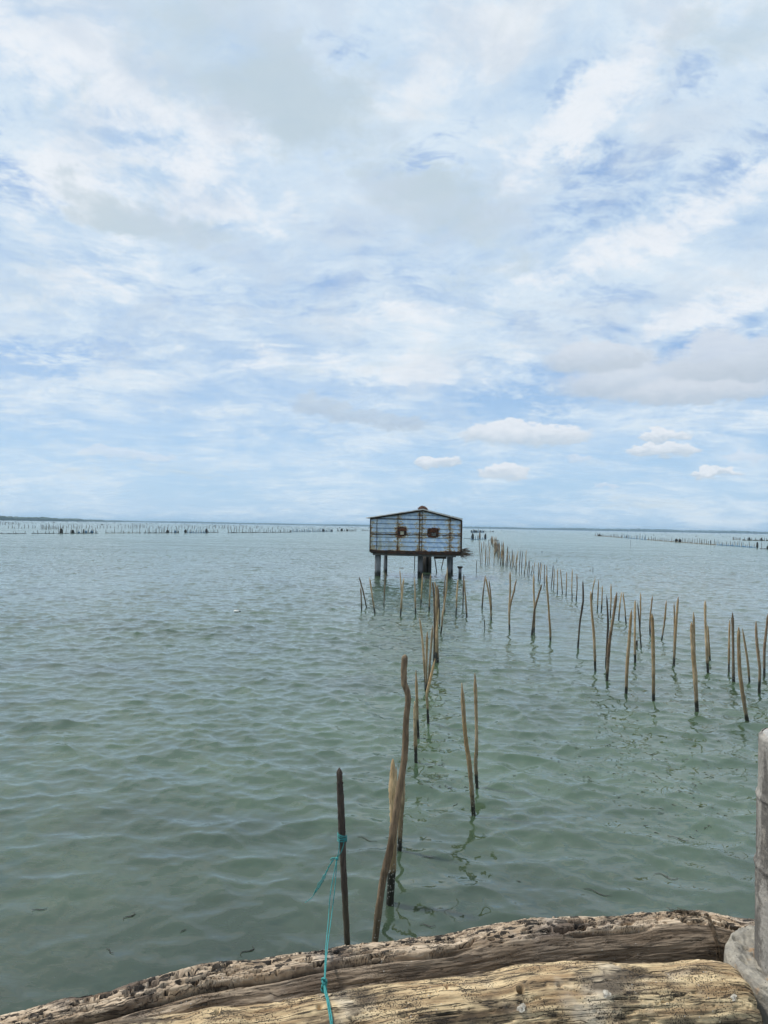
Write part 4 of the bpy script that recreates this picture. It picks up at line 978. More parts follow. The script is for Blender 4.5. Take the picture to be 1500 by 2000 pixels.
# ------------------------------------------------------------------ STILT HUT
HY = at_z(737, 1126.5).y
def hp(px, py): p = at_y(px, py, HY); return p
c0 = hp(722.2, 1075); c1_ = hp(900.5, 1078); W = (c1_ - c0).length
zfl = (c0.z + c1_.z) / 2; zeL = hp(721.6, 1011.7).z; zeR = hp(900, 1015.8).z; zap = hp(824.7, 996.5).z
HROT = R(-4.5)
hut = empty('stilt_hut', (c0.x, HY, 0.0), HROT); tag(hut, 'pale blue corrugated metal hut on concrete stilts in the lagoon', 'hut')
xa = (824.7 - 722.2) / (900.5 - 722.2) * W; DEP = 2.7
def wall_mat():
    m_, n = mat('pale blue corrugated sheet with rust')
    tc = n.new('ShaderNodeTexCoord').outputs['Object']; x, y, z = n.xyz(tc)
    br = n.noise(n.mapping(tc, scale=(1, 1, 1)), 5.5, 6, 0.65); fn = n.noise(n.mapping(tc, scale=(3, 3, 1)), 30, 4, 0.6)
    c = n.mix(n.ramp(br, 0.35, 0.65), (0.38, 0.54, 0.78), (0.66, 0.79, 0.90))
    # yellowed lower left, bluer right
    yl = n.math('MULTIPLY', n.ramp(x, W * 0.62, W * 0.05), n.ramp(z, zfl + 0.95, zfl + 0.1, 0.3, 1.0))
    c = n.mix(n.math('MULTIPLY', yl, n.ramp(n.noise(tc, 3.0, 4, 0.6), 0.35, 0.6)), c, (0.36, 0.35, 0.24))
    zl = n.math('FRACT', n.math('DIVIDE', n.math('SUBTRACT', z, zfl), 0.186))
    c = n.mix(n.math('MULTIPLY', n.math('LESS_THAN', zl, 0.11), 0.72), c, (0.08, 0.11, 0.15))  # shadow line under each lapped board, put into the sheet colour
    prox = None
    for f_ in (0.0, 0.31, 0.545, 0.565, 0.87, 1.0):
        q_ = n.math('SUBTRACT', 1.0, n.math('MULTIPLY', n.math('ABSOLUTE', n.math('SUBTRACT', x, f_ * W)), 1 / 0.34), clamp=True)
        prox = q_ if prox is None else n.math('MAXIMUM', prox, q_)
    zr = n.math('FRACT', n.math('DIVIDE', n.math('SUBTRACT', z, zfl), 0.186))
    edge = n.ramp(n.math('ABSOLUTE', n.math('SUBTRACT', zr, 0.05)), 0.30, 0.0)
    mid_ = n.math('SUBTRACT', 1.0, n.math('MULTIPLY', n.math('ABSOLUTE', n.math('SUBTRACT', z, zfl + 0.68)), 1 / 0.12), clamp=True)
    bot = n.ramp(z, zfl + 0.22, zfl)
    win = None
    for fx in (0.355, 0.705):
        dd = n.vmath('LENGTH', n.vmath('MULTIPLY', n.vmath('SUBTRACT', tc, (fx * W, 0, zfl + 0.80)), (1.0, 0, 1.0)))
        q_ = n.ramp(dd, 0.42, 0.1); win = q_ if win is None else n.math('MAXIMUM', win, q_)
    sc_ = n.math('ADD', n.math('MULTIPLY', prox, 0.22), n.math('MULTIPLY', edge, 0.08))
    sc_ = n.math('ADD', sc_, n.math('MULTIPLY', mid_, 0.10)); sc_ = n.math('ADD', sc_, n.math('MULTIPLY', bot, 0.10)); sc_ = n.math('ADD', sc_, n.math('MULTIPLY', win, 0.22))
    rn = n.math('ADD', n.noise(n.mapping(tc, scale=(1.6, 1, 2.2)), 4.5, 7, 0.7), sc_)
    c = n.mix(n.ramp(rn, 0.62, 0.74, 0, 0.85), c, (0.46, 0.34, 0.14))
    c = n.mix(n.ramp(rn, 0.74, 0.84), c, (0.17, 0.060, 0.020))
    n.put(n.b.inputs['Base Color'], c); n.put(n.b.inputs['Roughness'], 0.5)
    n.put(n.b.inputs['Normal'], bump(n, n.math('ADD', br, fn), 0.25, 0.01)); return m_
M_WALL = wall_mat()
def zroof(x): return zeL + (zap - zeL) * x / xa if x < xa else zap + (zeR - zap) * (x - xa) / (W - xa)
def lapped(name, gable, length, to_local):
    mb = MB(); bh = 0.186; z = zfl; out_ = 0.028
    while z < zap:
        z1 = min(z + bh, zap)
        if gable:
            def lim(zz):
                lo = 0 if zz <= zeL else xa * (zz - zeL) / (zap - zeL); hi = W if zz <= zeR else xa + (W - xa) * (zap - zz) / (zap - zeR)
                return lo, max(hi, lo + 0.001)
            la, ha = lim(z); lb_, hb = lim(z1)
        else:
            z1 = min(z1, length[1]); la = lb_ = 0; ha = hb = length[0]
            if z >= length[1] - 0.01: break
        pts = [(la, -out_, z), (ha, -out_, z), (ha, 0.02, z), (la, 0.02, z), (lb_, -0.002, z1 - 0.004), (hb, -0.002, z1 - 0.004), (hb, 0.02, z1 - 0.004), (lb_, 0.02, z1 - 0.004)]
        mb.hexa([to_local(*p) for p in pts]); z += bh
    return mb.build(name, M_WALL, hut)
lapped('front_wall', True, None, lambda x, y, z: (x, y, z))
lapped('back_wall', True, None, lambda x, y, z: (x, DEP - y, z))
lapped('side_wall', False, (DEP - 0.06, zeL - 0.02), lambda x, y, z: (y + 0.005, DEP - 0.03 - x, z))
lapped('side_wall', False, (DEP - 0.06, zeR - 0.02), lambda x, y, z: (W - y - 0.005, 0.03 + x, z))
# vertical seams and rails
for f_, wd, top in ((0.075, .018, None), (0.305, .018, None), (0.541, .032, None), (0.568, .022, None), (0.872, .02, None)):
    x = f_ * W; mb = MB(); seg = 9
    for i in range(seg):
        z0_ = zfl + 0.02 + (zroof(x) - 0.08 - zfl) * i / seg; z1_ = zfl + 0.02 + (zroof(x) - 0.08 - zfl) * (i + 0.97) / seg
        j = random.uniform(-0.006, 0.006); mb.box(x - wd / 2 + j, x + wd / 2 + j, -0.042, -0.001, z0_, z1_)
    mb.build('seam_batten', M_RUSTDK, hut)
mb = MB()
for i in range(24):
    x0 = W * i / 24; mb.box(x0, x0 + W / 24, -0.036 - random.uniform(0, .008), -0.0305, zfl + 0.665 + random.uniform(-.012, .012), zfl + 0.70 + random.uniform(-.012, .014))
mb.build('middle_rail', M_RUSTDK, hut)
mb = MB(); mb.box(0.04, W - 0.04, -0.046, -0.030, zeL - 0.026, zeL - 0.004); mb.build('upper_rail', M_RUSTDK, hut)
mb = MB()
for i in range(30):
    x0 = 0.02 + (W - 0.04) * i / 30; sag = 0.05 * math.sin(math.pi * i / 30)
    mb.box(x0, x0 + (W - 0.04) / 30, -0.05 - random.uniform(0, .01), 0.05, zfl - 0.065 - sag - random.uniform(0, .02), zfl + 0.028 - sag * 0.4 + random.uniform(-.015, .015))
mb.build('bottom_rail', M_RUSTDK, hut)
for x0, x1, y0, y1, z1 in ((-0.012, 0.022, -0.05, 0.03, zeL - .03), (W - 0.05, W + 0.015, -0.05, 0.05, zeR - .03), (-0.012, 0.03, DEP - .04, DEP + .04, zeL - .03), (W - 0.04, W + 0.012, DEP - .04, DEP + .04, zeR - .03)):
    mb = MB(); mb.box(x0, x1, y0, y1, zfl - 0.06, z1); mb.build('corner_post', M_RUSTDK, hut)
# windows: rusted plates with a small opening
def hut_window(fx0, fx1, z0, z1, pane, pm):
    x0, x1 = fx0 * W, fx1 * W
    mb = MB(); px0, px1, pz0, pz1 = pane[0] * W, pane[1] * W, pane[2], pane[3]
    n = 8
    def strip(a0, a1, b0, b1):
        mb.box(a0, a1, -0.062, -0.031, b0, b1)
    strip(x0 + 0.01, px0, z0, z1 - 0.03); strip(px1, x1, z0 + 0.02, z1 - 0.02)
    strip(px0, px1, z0 - 0.01, pz0); strip(px0, px1, pz1, z1)
    strip(x0 - 0.02, x0 + 0.01, z0 + 0.06, z1 - 0.09); strip(x1, x1 + 0.02, z0 + 0.09, z1 - 0.06)
    f = mb.build('window', M_RUST, hut)
    mb = MB(); mb.box(px0, px1, -0.050, -0.040, pz0, pz1); mb.build('pane', pm, f)
    mb = MB(); k = 0.02
    mb.box(px0 - k, px0 + 0.004, -0.072, -0.0625, pz0 - k, pz1 + k); mb.box(px1 - 0.004, px1 + k, -0.072, -0.0625, pz0 - k, pz1 + k)
    mb.box(px0 + 0.0045, px1 - 0.0045, -0.072, -0.0625, pz1, pz1 + k); mb.box(px0 + 0.0045, px1 - 0.0045, -0.072, -0.0625, pz0 - k, pz0); mb.build('window_frame', M_RUSTDK, f)
def hz_(Y_): return hp(810, 960 + Y_ / 5.769).z
def fx(X_): return ((680 + X_ / 5.769) - 722.2) / (900.5 - 722.2)
hut_window(fx(560), fx(650), hz_(500), hz_(402), (fx(583), fx(627), hz_(488), hz_(450)), plain('pale window board', (0.50, 0.46, 0.33), 0.7))
hut_window(fx(893), fx(1008), hz_(512), hz_(402), (fx(935), fx(985), hz_(494), hz_(460)), plain('grey window pane', (0.22, 0.22, 0.20), 0.4, 0, 30, (0.05, 0.05, 0.05)))
# roof: two thin corrugated sheets with an overhang
for xs_, xe_, zs_, ze_ in ((-0.17, xa, zeL - 0.028, zap), (xa, W + 0.02, zap, zeR + 0.005)):
    n = 40; k = 60; P_r = []
    for i in range(n + 1):
        t = i / n; x = xs_ + (xe_ - xs_) * t; z = zs_ + (ze_ - zs_) * t + 0.03
        for j in range(k + 1):
            y = -0.16 + (DEP + 0.32) * j / k
            P_r.append((x, y, z + 0.010 * math.sin(j * 2.2) + 0.005 * math.sin(i * .8 + j * .3)))
    V_ = np.array(P_r); q_ = grid_quads(n + 1, k + 1)
    o = npmesh('roof', V_, q_, M_ROOF, True, hut); sm = o.modifiers.new('thickness', 'SOLIDIFY'); sm.thickness = 0.022; sm.offset = 0
mb = MB()
mb.hexa([(0.0, -0.11, zeL - 0.055), (xa, -0.11, zap - 0.05), (xa, -0.08, zap - 0.05), (0.0, -0.08, zeL - 0.055), (0.0, -0.11, zeL - 0.010), (xa, -0.11, zap + 0.006), (xa, -0.08, zap + 0.006), (0.0, -0.08, zeL - 0.010)])
mb.hexa([(xa, -0.11, zap - 0.05), (W, -0.11, zeR - 0.06), (W, -0.08, zeR - 0.06), (xa, -0.08, zap - 0.05), (xa, -0.11, zap + 0.006), (W, -0.11, zeR - 0.0), (W, -0.08, zeR - 0.0), (xa, -0.08, zap + 0.006)])
mb.build('barge_board', M_RUSTDK, hut)
M_FLASH = plain('pale roof edge strip', (0.72, 0.70, 0.66), 0.5, 0, 5, (0.48, 0.44, 0.38))
mb = MB()
mb.hexa([(-0.17, -0.20, zeL - 0.022), (xa, -0.20, zap + 0.010), (xa, -0.165, zap + 0.010), (-0.17, -0.165, zeL - 0.022), (-0.17, -0.20, zeL + 0.006), (xa, -0.20, zap + 0.050), (xa, -0.165, zap + 0.050), (-0.17, -0.165, zeL + 0.006)])
mb.build('roof_edge', M_FLASH, hut)
mb = MB()
mb.hexa([(xa + .002, -0.20, zap + 0.004), (W + 0.02, -0.20, zeR - 0.004), (W + 0.02, -0.165, zeR - 0.004), (xa + .002, -0.165, zap + 0.004), (xa + .002, -0.20, zap + 0.056), (W + 0.02, -0.20, zeR + 0.06), (W + 0.02, -0.165, zeR + 0.06), (xa + .002, -0.165, zap + 0.056)])
mb.build('roof_edge', M_FLASH, hut)
# floor platform and joists
mb = MB()
for i in range(14):
    y0 = -0.03 + (DEP + 0.06) * i / 14; mb.box(0.05, W + 0.02, y0, y0 + (DEP + 0.06) / 14 - 0.012, zfl - 0.115, zfl - 0.072)
mb.build('floor', M_OLDWOOD, hut)
for yj in (0.05, DEP * 0.5, DEP - 0.1):
    mb = MB(); mb.hexa([(0.12, yj, zfl - 0.20), (W - 0.22, yj, zfl - 0.215), (W - 0.22, yj + .09, zfl - 0.215), (0.12, yj + .09, zfl - 0.20), (0.12, yj, zfl - 0.118), (W - 0.22, yj, zfl - 0.118), (W - 0.22, yj + .09, zfl - 0.118), (0.12, yj + .09, zfl - 0.118)])
    mb.build('joist', plain('joist timber', (0.16, 0.15, 0.14), 0.8, 0, 8), hut)
mb = MB(); mb.box(W * .70, W * .84, 0.3, 0.8, zfl - 0.30, zfl - 0.218); mb.build('under_beam', M_OLDWOOD, hut)
def stilt(px, pyb, r_, back=0.0, top=None):
    p = at_z(px, pyb); l = Matrix.Rotation(-HROT, 4, 'Z') @ (Vector((p.x, p.y, 0)) - Vector((c0.x, HY, 0)))
    mb = MB(); n = 14; mb.tube([(l.x, max(l.y, 0.16) + back, -0.6 + (zfl - 0.20 + 0.6) * i / n) for i in range(n + 1)], [r_ * (1 + 0.02 * math.sin(i * 2.1)) for i in range(n + 1)], 20, jit=0.02)
    mb.build('stilt', M_STILT, hut, True)
stilt(737.4, 1125.5, 0.128); stilt(750.2, 1123, 0.068, 0.9); stilt(820.3, 1126, 0.112); stilt(876.4, 1127, 0.082); stilt(882.4, 1124, 0.062, 0.7)
stilt(748, 1117, 0.07, 1.2); stilt(876, 1117, 0.07, 1.0)
for (pa, pb_, r_) in (((809.6, 1112), (810, 1084), 0.022), ((853, 1118), (847, 1086), 0.026), ((862, 1111), (870, 1091), 0.024)):
    p = at_z(*pa); a = Matrix.Rotation(-HROT, 4, 'Z') @ (p - Vector((c0.x, HY, 0))); qq = at_y(pb_[0], pb_[1], p.y); b = Matrix.Rotation(-HROT, 4, 'Z') @ (qq - Vector((c0.x, HY, 0)))
    b.z = zfl - 0.12; a2 = a + (a - b).normalized() * 0.4
    mb = MB(); mb.tube([a2, a.lerp(b, .5), b], r_, 8); mb.build('brace', M_OLDWOOD, hut, True)
# bundle of old poles standing under the hut
bp = at_z(835, 1119); bt = empty('pole_bundle', (bp.x, bp.y + 0.3, 0)); tag(bt, 'dark bundle of upright poles standing under the middle of the hut', 'pole bundle')
for i in range(11):
    a = (i * 2.4) % 6.28; rr_ = 0.19 * math.sqrt(i / 10); x_, y_ = math.cos(a) * rr_, math.sin(a) * rr_
    mb = MB(); mb.tube([(x_, y_, -0.5), (x_ * .95, y_, 0.4), (x_ * 0.9, y_, zfl - 0.225 - 0.0)], [0.052, 0.05, 0.045], 9, jit=.06)
    mb.build('pole', plain('dark wet timber', (0.022, 0.020, 0.018), 0.8, 0, 8, (0.05, 0.042, 0.032)) if i == 0 else bpy.data.materials['dark wet timber'], bt, True)
# capped stub post beside the hut
sp = at_z(898.3, 1128.5); sdp = (sp - CAM).dot(fwd) / FPX
cpo = empty('stub_post', sp); tag(cpo, 'short dark stub post with a flat flared cap, right of the hut', 'post')
hs = 20 * sdp
mb = MB(); mb.tube([(0, 0, -.5), (0, 0, hs * .5), (0, 0, hs)], [3.2 * sdp, 3.1 * sdp, 3.0 * sdp], 18, jit=.02); mb.build('shaft', M_STILT, cpo, True)
mb = MB(); mb.tube([(0, 0, hs - .04), (0, 0, hs - 0.005), (0, 0, hs + .035), (0, 0, hs + .05)], [3.2 * sdp, 5.2 * sdp, 5.5 * sdp, 4.8 * sdp], 18); mb.build('cap', M_OLDWOOD, cpo)
# brushwood sticking out on the right of the floor
hm = Matrix.Translation((c0.x, HY, 0)) @ Matrix.Rotation(HROT, 4, 'Z')
brs = empty('brushwood_bundle', hm @ Vector((W - 0.1, 0.25, zfl - 0.02))); tag(brs, 'bundle of dry brushwood poking out right of the hut floor', 'brushwood')
mb = MB(); rb = random.Random(9)
for i in range(36):
    y_, z_ = rb.uniform(-.16, .5), rb.uniform(-0.10, 0.15); L_ = rb.uniform(.12, .52) * (1 - max(z_, 0) * 2.4) + 0.1
    p0_ = Vector((0.13, y_, z_)); p1_ = p0_ + Vector((L_, rb.uniform(-.12, .12), rb.uniform(-.10, .06))); pm_ = (p0_ + p1_) / 2 + Vector((0, 0, rb.uniform(-.02, .03)))
    mb.tube([p0_, pm_, p1_], [.013, .010, .003], 5)
mb.build('twigs', M_TWIG, brs)
mb = MB()
for i in range(7):
    p0_ = Vector((-0.25, rb.uniform(-.1, .3), -0.13)); mb.tube([p0_, p0_ + Vector((.3, 0, .01)), p0_ + Vector((rb.uniform(.35, .62), rb.uniform(-.05, .05), rb.uniform(-.15, .0)))], [.02, .017, .008], 6)
mb.build('sticks', M_TWIG, brs)
# straw heap on the ridge
ns = empty('straw_heap', hm @ Vector((xa - 0.03, 0.05, zap + 0.04))); tag(ns, 'rusty brown heap of straw on the roof ridge of the hut', 'straw heap')
mb = MB(); vs = []; fs = []
for i in range(14):
    t = i / 13; zz = 0.17 * math.sin(t * math.pi / 2)
    for j in range(28):
        a = 2 * math.pi * j / 28; rr_ = math.cos(t * math.pi / 2) * (1 + rb.uniform(-.12, .12))
        vs.append((math.cos(a) * rr_ * (0.25 if math.cos(a) > 0 else 0.17), math.sin(a) * rr_ * 0.22, zz - 0.045 * (math.cos(a) * rr_) * (math.cos(a) > 0) + rb.uniform(-.008, .008) - 0.03))
for i in range(13):
    for j in range(28): fs.append((i * 28 + j, i * 28 + (j + 1) % 28, (i + 1) * 28 + (j + 1) % 28, (i + 1) * 28 + j))
mb.add(vs, fs)
for i in range(90):
    a = rb.uniform(0, 6.28); el_ = rb.uniform(0.0, 1.4); d0 = Vector((math.cos(a) * math.cos(el_) * .19, math.sin(a) * math.cos(el_) * .19, .15 * math.sin(el_) - 0.02))
    mb.tube([d0 * .9, d0 * 1.1 + Vector((rb.uniform(-.05, .05), rb.uniform(-.05, .05), rb.uniform(-.03, .015)))], [.005, .002], 4)
mb.build('straw', M_NEST, ns)

# ------------------------------------------------------------------ ROPE
Yr = ROPED.location.y
def onst(px, py, dy=0.0): return at_y(px, py, Yr + dy)
rope = empty('teal_rope', onst(667, 1640)); tag(rope, 'thin teal rope tied to the dark stake and running down over both logs', 'rope')
RO = rope.location.copy()
def rtube(name, pts, r_, n=40, parent=None, jit=0.0, sides=7):
    mb = MB(); cl = catmull([Vector(p) - RO for p in pts], n)
    if jit: cl = [c + Vector((rb.uniform(-jit, jit), rb.uniform(-jit, jit), rb.uniform(-jit, jit))) for c in cl]
    mb.tube(cl, r_, sides); return mb.build(name, M_ROPE, parent or rope, True)
wr = MB()
cst = onst(668.3, 1640)
for k in range(4):
    z0_ = 0.016 - 0.0085 * k; tilt = rb.uniform(-.012, .012)
    pts = [Vector((cst.x - RO.x + 0.0215 * math.cos(a), cst.y - RO.y + 0.0215 * math.sin(a), cst.z - RO.z + z0_ + tilt * math.cos(a) + 0.013 * a / 6.28)) for a in [i * 6.2832 / 20 for i in range(21)]]
    wr.tube(pts, 0.0023, 6)
wr.build('wrapping', M_ROPE, rope, True)
kn = MB(); kc = onst(658, 1677, -0.03) - RO
for k in range(5):
    ax = Vector((rb.uniform(-1, 1), rb.uniform(-1, 1), rb.uniform(-1, 1))).normalized(); a1 = ax.orthogonal().normalized(); a2 = ax.cross(a1)
    kn.tube([kc + (a1 * math.cos(a) + a2 * math.sin(a)) * 0.006 for a in [i * 6.2832 / 12 for i in range(13)]], 0.0025, 6)
kn.build('knot', M_ROPE, rope, True)
K = onst(658, 1677, -0.03)
rtube('strand', [onst(663, 1640, -0.022), onst(662, 1660, -0.03), K], 0.002)
rtube('strand', [onst(673, 1640, -0.012), onst(668, 1660, -0.028), K], 0.002)
pk = Vector(log_spot(a_[0], 634, 1922)) + Vector((0, -0.012, 0.014)) if False else at_y(633, 1922, at_z(633, 1920, 0.50).y)
crest = at_z(637, 1853, 0.505)
rtube('strand', [K, onst(646, 1740, -0.10), onst(641, 1800, -0.20), at_y(636.5, 1850, crest.y - 0.02), pk], 0.0021)
rtube('strand', [K, onst(654, 1735, -0.09), onst(646, 1800, -0.20), at_y(639.5, 1850, crest.y - 0.02), pk + Vector((0.002, 0, 0))], 0.0021)
kn = MB()
for k in range(6):
    ax = Vector((rb.uniform(-1, 1), rb.uniform(-1, 1), rb.uniform(-.5, .5))).normalized(); a1 = ax.orthogonal().normalized(); a2 = ax.cross(a1)
    kn.tube([(pk - RO) + Vector((0, 0, 0.006 * (k - 3))) + (a1 * math.cos(a) + a2 * math.sin(a)) * 0.009 for a in [i * 6.2832 / 12 for i in range(13)]], 0.004, 6)
kn.build('knot', M_ROPE, rope, True)
def onlog(px, py):
    return Vector(log_spot(P3, px, py)) + Vector((0, -0.004, 0.006))
for off in (-1.5, 1.5):
    rtube('strand', [pk, onlog(637 + off, 1938), onlog(640 + off, 1955), onlog(643 + off, 1975), onlog(646 + off, 1996), onlog(648 + off, 2020)], 0.0027, 30)
# frayed loose end
rtube('loose_end', [K, onst(650, 1676, -.03), onst(645, 1679, -.03)], 0.003, 10, jit=.001)
for q_ in range(5):
    rtube('loose_strand', [onst(652, 1678, -.03), onst(641, 1695, -.04), onst(632 + q_, 1712, -.05), onst(622 + q_ * 1.5 - 2, 1730, -.06), onst(612 + q_, 1750 - q_ * 2, -.07)] + ([onst(596, 1762, -.08)] if q_ < 1 else []), 0.0014, 22, jit=.0028, sides=4)
# old twine round the back log
tw0 = Vector(log_spot(a_[0], 1362, 1800)); tw = empty('old_twine', tw0); tag(tw, 'frayed brown twine looped over the right end of the grey log', 'twine')
i0 = int(np.argmin(np.abs(LB_C[:, 0] - tw0.x)))
for k in range(5):
    ii = min(i0 + int(rb.uniform(-9, 9)), len(LB_C) - 1); ring_ = a_[0][ii] - LB_C[ii]; js = range(0, 150, 5)
    pts = [Vector(LB_C[ii] + ring_[j % 360] * 1.03) + Vector((rb.uniform(-.004, .004), 0, 0.002)) - tw0 for j in js]
    mb = MB(); mb.tube(pts, 0.0022, 5); mb.build('loop', M_TWINE, tw)
mb = MB()
for k in range(70):
    t = rb.random(); cpos = Vector(log_spot(a_[0], 1310 + 62 * t, 1781 + 9 * t)) - tw0
    d_ = Vector((rb.uniform(-1, 1), rb.uniform(-.6, .3), rb.uniform(-.1, .6))) * 0.035
    mb.tube([cpos, cpos + d_ * .5 + Vector((0, 0, .006)), cpos + d_], [.0016, .0013, .0008], 4)
mb.build('fibres', M_TWINE, tw)

# ------------------------------------------------------------------ FLOATING THINGS
fb = at_z(463, 1197.5); fbo = empty('plastic_bottle', (fb.x, fb.y, 0.02)); tag(fbo, 'small white plastic bottle floating alone on the open water left', 'bottle')
mb = MB(); mb.tube([(-.075, 0, 0.02), (-.07, 0, 0.02), (-.02, 0, .02), (.03, 0, .02), (.055, 0, .02)], [.018, .033, .034, .033, .014], 14); mb.build('body', M_WHITE, fbo, True)
mb = MB(); mb.tube([(.055, 0, .02), (.085, 0, .02)], .015, 12); mb.build('cap', M_BLACK, fbo)
TW = [((242, 1797), (262, 1783), 'forked dark weed sprig afloat, upper left of the grey log', 1), ((208, 1851), (222, 1862), 'short dark weed scrap low left, nearest the left log end', 0),
      ((472, 1865), (494, 1845), 'hooked dark weed strand floating just above the grey log', 1), ((62, 1780), (92, 1775), 'faint thin weed strand near the left edge', 0),
      ((352, 1822), (364, 1816), 'short slanting weed bit between forked sprig and hooked strand', 0), ((698, 1635), (736, 1643), 'long thin weed blade floating right of the teal rope', 0),
      ((820, 1803), (850, 1807), 'straight thin twig floating above the grey log, right of the stakes', 0), ((885, 1575), (893, 1567), 'small dark leaf floating left of the orange brown stake', 0),
      ((824, 1677), (850, 1676), 'flat dark leaf right of the crooked stake', 0), ((1285, 1587), (1297, 1584), 'little dark sliver afloat on the right open water', 0),
      ((1278, 1705), (1325, 1712), 'long wavy weed strand floating left of the concrete post', 1), ((1305, 1635), (1345, 1640), 'looped weed scrap afloat, upper of two before the post', 1),
      ((1140, 1735), (1195, 1748), 'row of tiny weed crumbs above the grey log', 0), ((1008, 1718), (1018, 1719), 'small single weed crumb midway between post and centre pair', 0)]
for (a_px, b_px, lab, curl) in TW:
    a, b = at_z(*a_px), at_z(*b_px); n = 14; org = a.copy(); mb = MB(); pts = []
    for i in range(n):
        t = i / (n - 1); p = a.lerp(b, t); side_ = Vector((-(b - a).y, (b - a).x, 0)) * (math.sin(t * 6.5) * (0.22 if curl else 0.08))
        p = p + side_; p.z = float(wave(p.x, p.y)) + 0.003; pts.append(p - org)
    mb.tube(pts, [0.0022 * (1 - 0.6 * abs(2 * i / (n - 1) - 1)) for i in range(n)], 5)
    if curl: mb.tube([pts[7], pts[7] + (pts[0] - pts[3]) * .3 + Vector((.02, .03, 0.0))], [.002, .001], 4)
    o = mb.build('weed_strand', M_WEED, None, False, org); tag(o, lab, 'weed', 'bits of weed floating on the water')
# drifting crumbs of weed in the lee of the right row
mb = MB(); rc = random.Random(4)
for i in range(230):
    band = rc.random(); px = rc.gauss(1230, 120) if band < .6 else rc.gauss(860, 35); py = rc.uniform(1400, 1620) if band < .6 else rc.uniform(1350, 1560)
    if band < .6: py = 1440 + (px - 1100) * 0.35 + rc.gauss(0, 55)
    if px > 1465: continue
    a = at_z(px, py); L_ = rc.uniform(.008, .035); an_ = rc.uniform(-.6, .6); n = 5; pts = []
    for k in range(n):
        t = k / (n - 1); x_ = a.x + math.cos(an_) * L_ * t; y_ = a.y + math.sin(an_) * L_ * t + 0.35 * L_ * math.sin(t * rc.uniform(2, 6))
        pts.append(Vector((x_, y_, float(wave(x_, y_)) + 0.0015)))
    mb.tube(pts, [.001, .002, .0022, .0018, .001], 4)
o = mb.build('floating_weed', M_WEED); tag(o, 'scattered crumbs of dark weed drifting on the water', 'weed', kind='stuff')

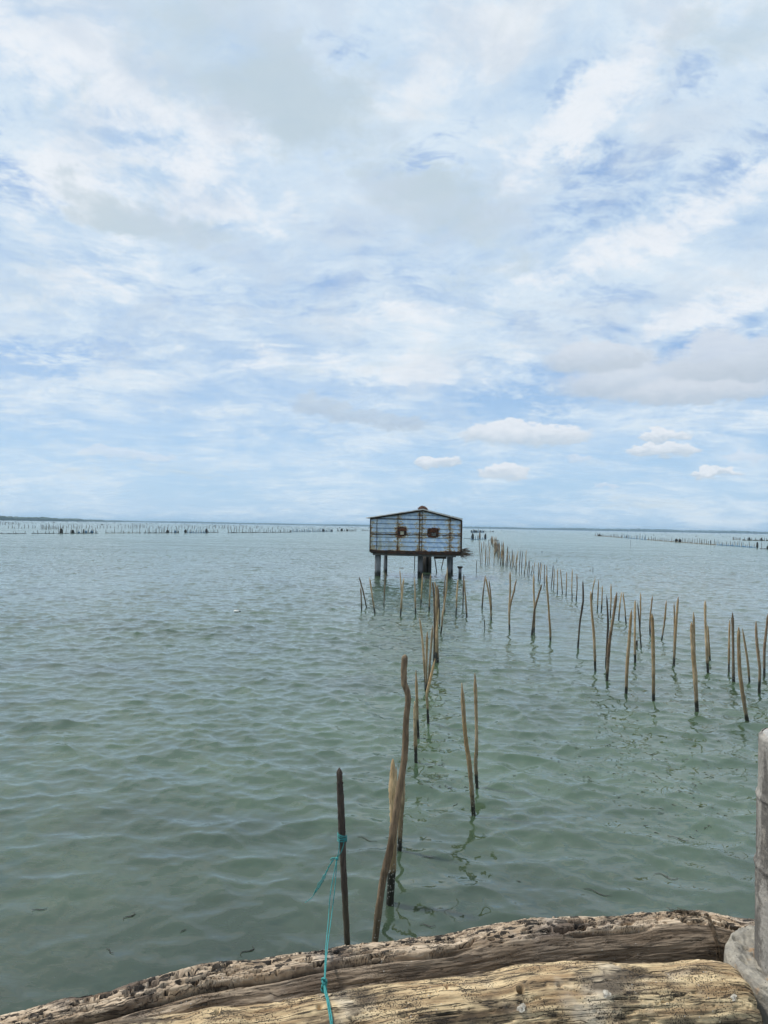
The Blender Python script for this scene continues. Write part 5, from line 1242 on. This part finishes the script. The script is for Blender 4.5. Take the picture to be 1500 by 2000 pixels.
# ------------------------------------------------------------------ FAR SHORE
def leafy(name, line, n, hfun, wr_, c1_, c2_, label, rows=2, rowgap=12, seed=1):
    r_ = random.Random(seed); mb = MB()
    phi = (1 + 5 ** .5) / 2
    ico = [Vector(q).normalized() for q in [(-1, phi, 0), (1, phi, 0), (-1, -phi, 0), (1, -phi, 0), (0, -1, phi), (0, 1, phi), (0, -1, -phi), (0, 1, -phi), (phi, 0, -1), (phi, 0, 1), (-phi, 0, -1), (-phi, 0, 1)]]
    icf = [(0, 11, 5), (0, 5, 1), (0, 1, 7), (0, 7, 10), (0, 10, 11), (1, 5, 9), (5, 11, 4), (11, 10, 2), (10, 7, 6), (7, 1, 8), (3, 9, 4), (3, 4, 2), (3, 2, 6), (3, 6, 8), (3, 8, 9), (4, 9, 5), (2, 4, 11), (6, 2, 10), (8, 6, 7), (9, 8, 1)]
    for i in range(n):
        t = r_.random(); k = min(int(t * (len(line) - 1)), len(line) - 2); u = t * (len(line) - 1) - k
        p = line[k].lerp(line[k + 1], u) + Vector((0, rowgap * r_.randrange(rows), 0))
        h = hfun(t) * r_.uniform(0.6, 1.08) * (1 + .12 * math.sin(t * 60) + .1 * math.sin(t * 173)); wd = wr_ * r_.uniform(.6, 1.3)
        mb.add([p + Vector((q.x * wd, q.y * wd, h * (0.42 + 0.58 * q.z))) * r_.uniform(.85, 1.12) if False else p + Vector((q.x * wd * r_.uniform(.8, 1.2), q.y * wd, h * (0.40 + 0.60 * q.z * r_.uniform(.8, 1.1)))) for q in ico], icf)
    m_ = plain(name + ' leaves', c1_, 0.9, 0, 0.12, c2_, 0.0)
    o = mb.build(name, m_); tag(o, label, 'trees', kind='stuff'); return o
def shore_line(pxs, dists):
    o = []
    for px, d in zip(pxs, dists):
        q = ray(px, 1013 + 28 * px / 1500); q.z = 0; q.normalize(); o.append(Vector((q.x * d, q.y * d, 0)))
    return o
far_l = shore_line([-1500, -900, -300, 300, 900, 1500, 2100, 2700], [3600] * 8)
leafy('distant_woodland', far_l, 5600, lambda t: 6.5 + 7.0 * sstep(t, 0.35, 0.75), 12, (0.035, 0.055, 0.035), (0.06, 0.085, 0.05), 'low hazy blue line of trees along the whole far shore', 2, 30, 3)
near_l = shore_line([-1100, -500, -60, 110, 200, 262], [1250, 1300, 1400, 1650, 2300, 3300])
leafy('shore_woodland', near_l, 2600, lambda t: (8.5 - 4.5 * sstep(t, 0.3, 1.0)) * (1.0 if t < .9 else .7), 7, (0.030, 0.050, 0.028), (0.055, 0.085, 0.040), 'dark green trees on the low spit at the far left', 3, 14, 4)
def shore_strip(name, line, depth_, h):
    mb = MB()
    for a, b in zip(line[:-1], line[1:]):
        mb.hexa([a + Vector((0, -8, -.5)), b + Vector((0, -8, -.5)), b + Vector((0, depth_, -.5)), a + Vector((0, depth_, -.5)), a + Vector((0, -4, h)), b + Vector((0, -4, h)), b + Vector((0, depth_, h)), a + Vector((0, depth_, h))])
    o = mb.build(name, plain(name + ' mud', (0.10, 0.09, 0.07), 0.9)); tag(o, kind='structure')
shore_strip('distant_shore', far_l, 300, 0.8); shore_strip('near_spit', near_l, 60, 0.6)

# ------------------------------------------------------------------ HAZE
mb = MB(); mb.box(-14500, 14500, -14500, 14500, -1.95, 19.0)
hm_, n = mat('haze air'); n.N.remove(n.b)
pv = n.new('ShaderNodeVolumePrincipled'); pv.inputs['Color'].default_value = (0.56, 0.80, 1.0, 1); pv.inputs['Density'].default_value = 0.00021
pv.inputs['Anisotropy'].default_value = 0.2
n.L.new(pv.outputs[0], n.o.inputs['Volume'])
hz_o = mb.build('haze', hm_); tag(hz_o, kind='stuff')
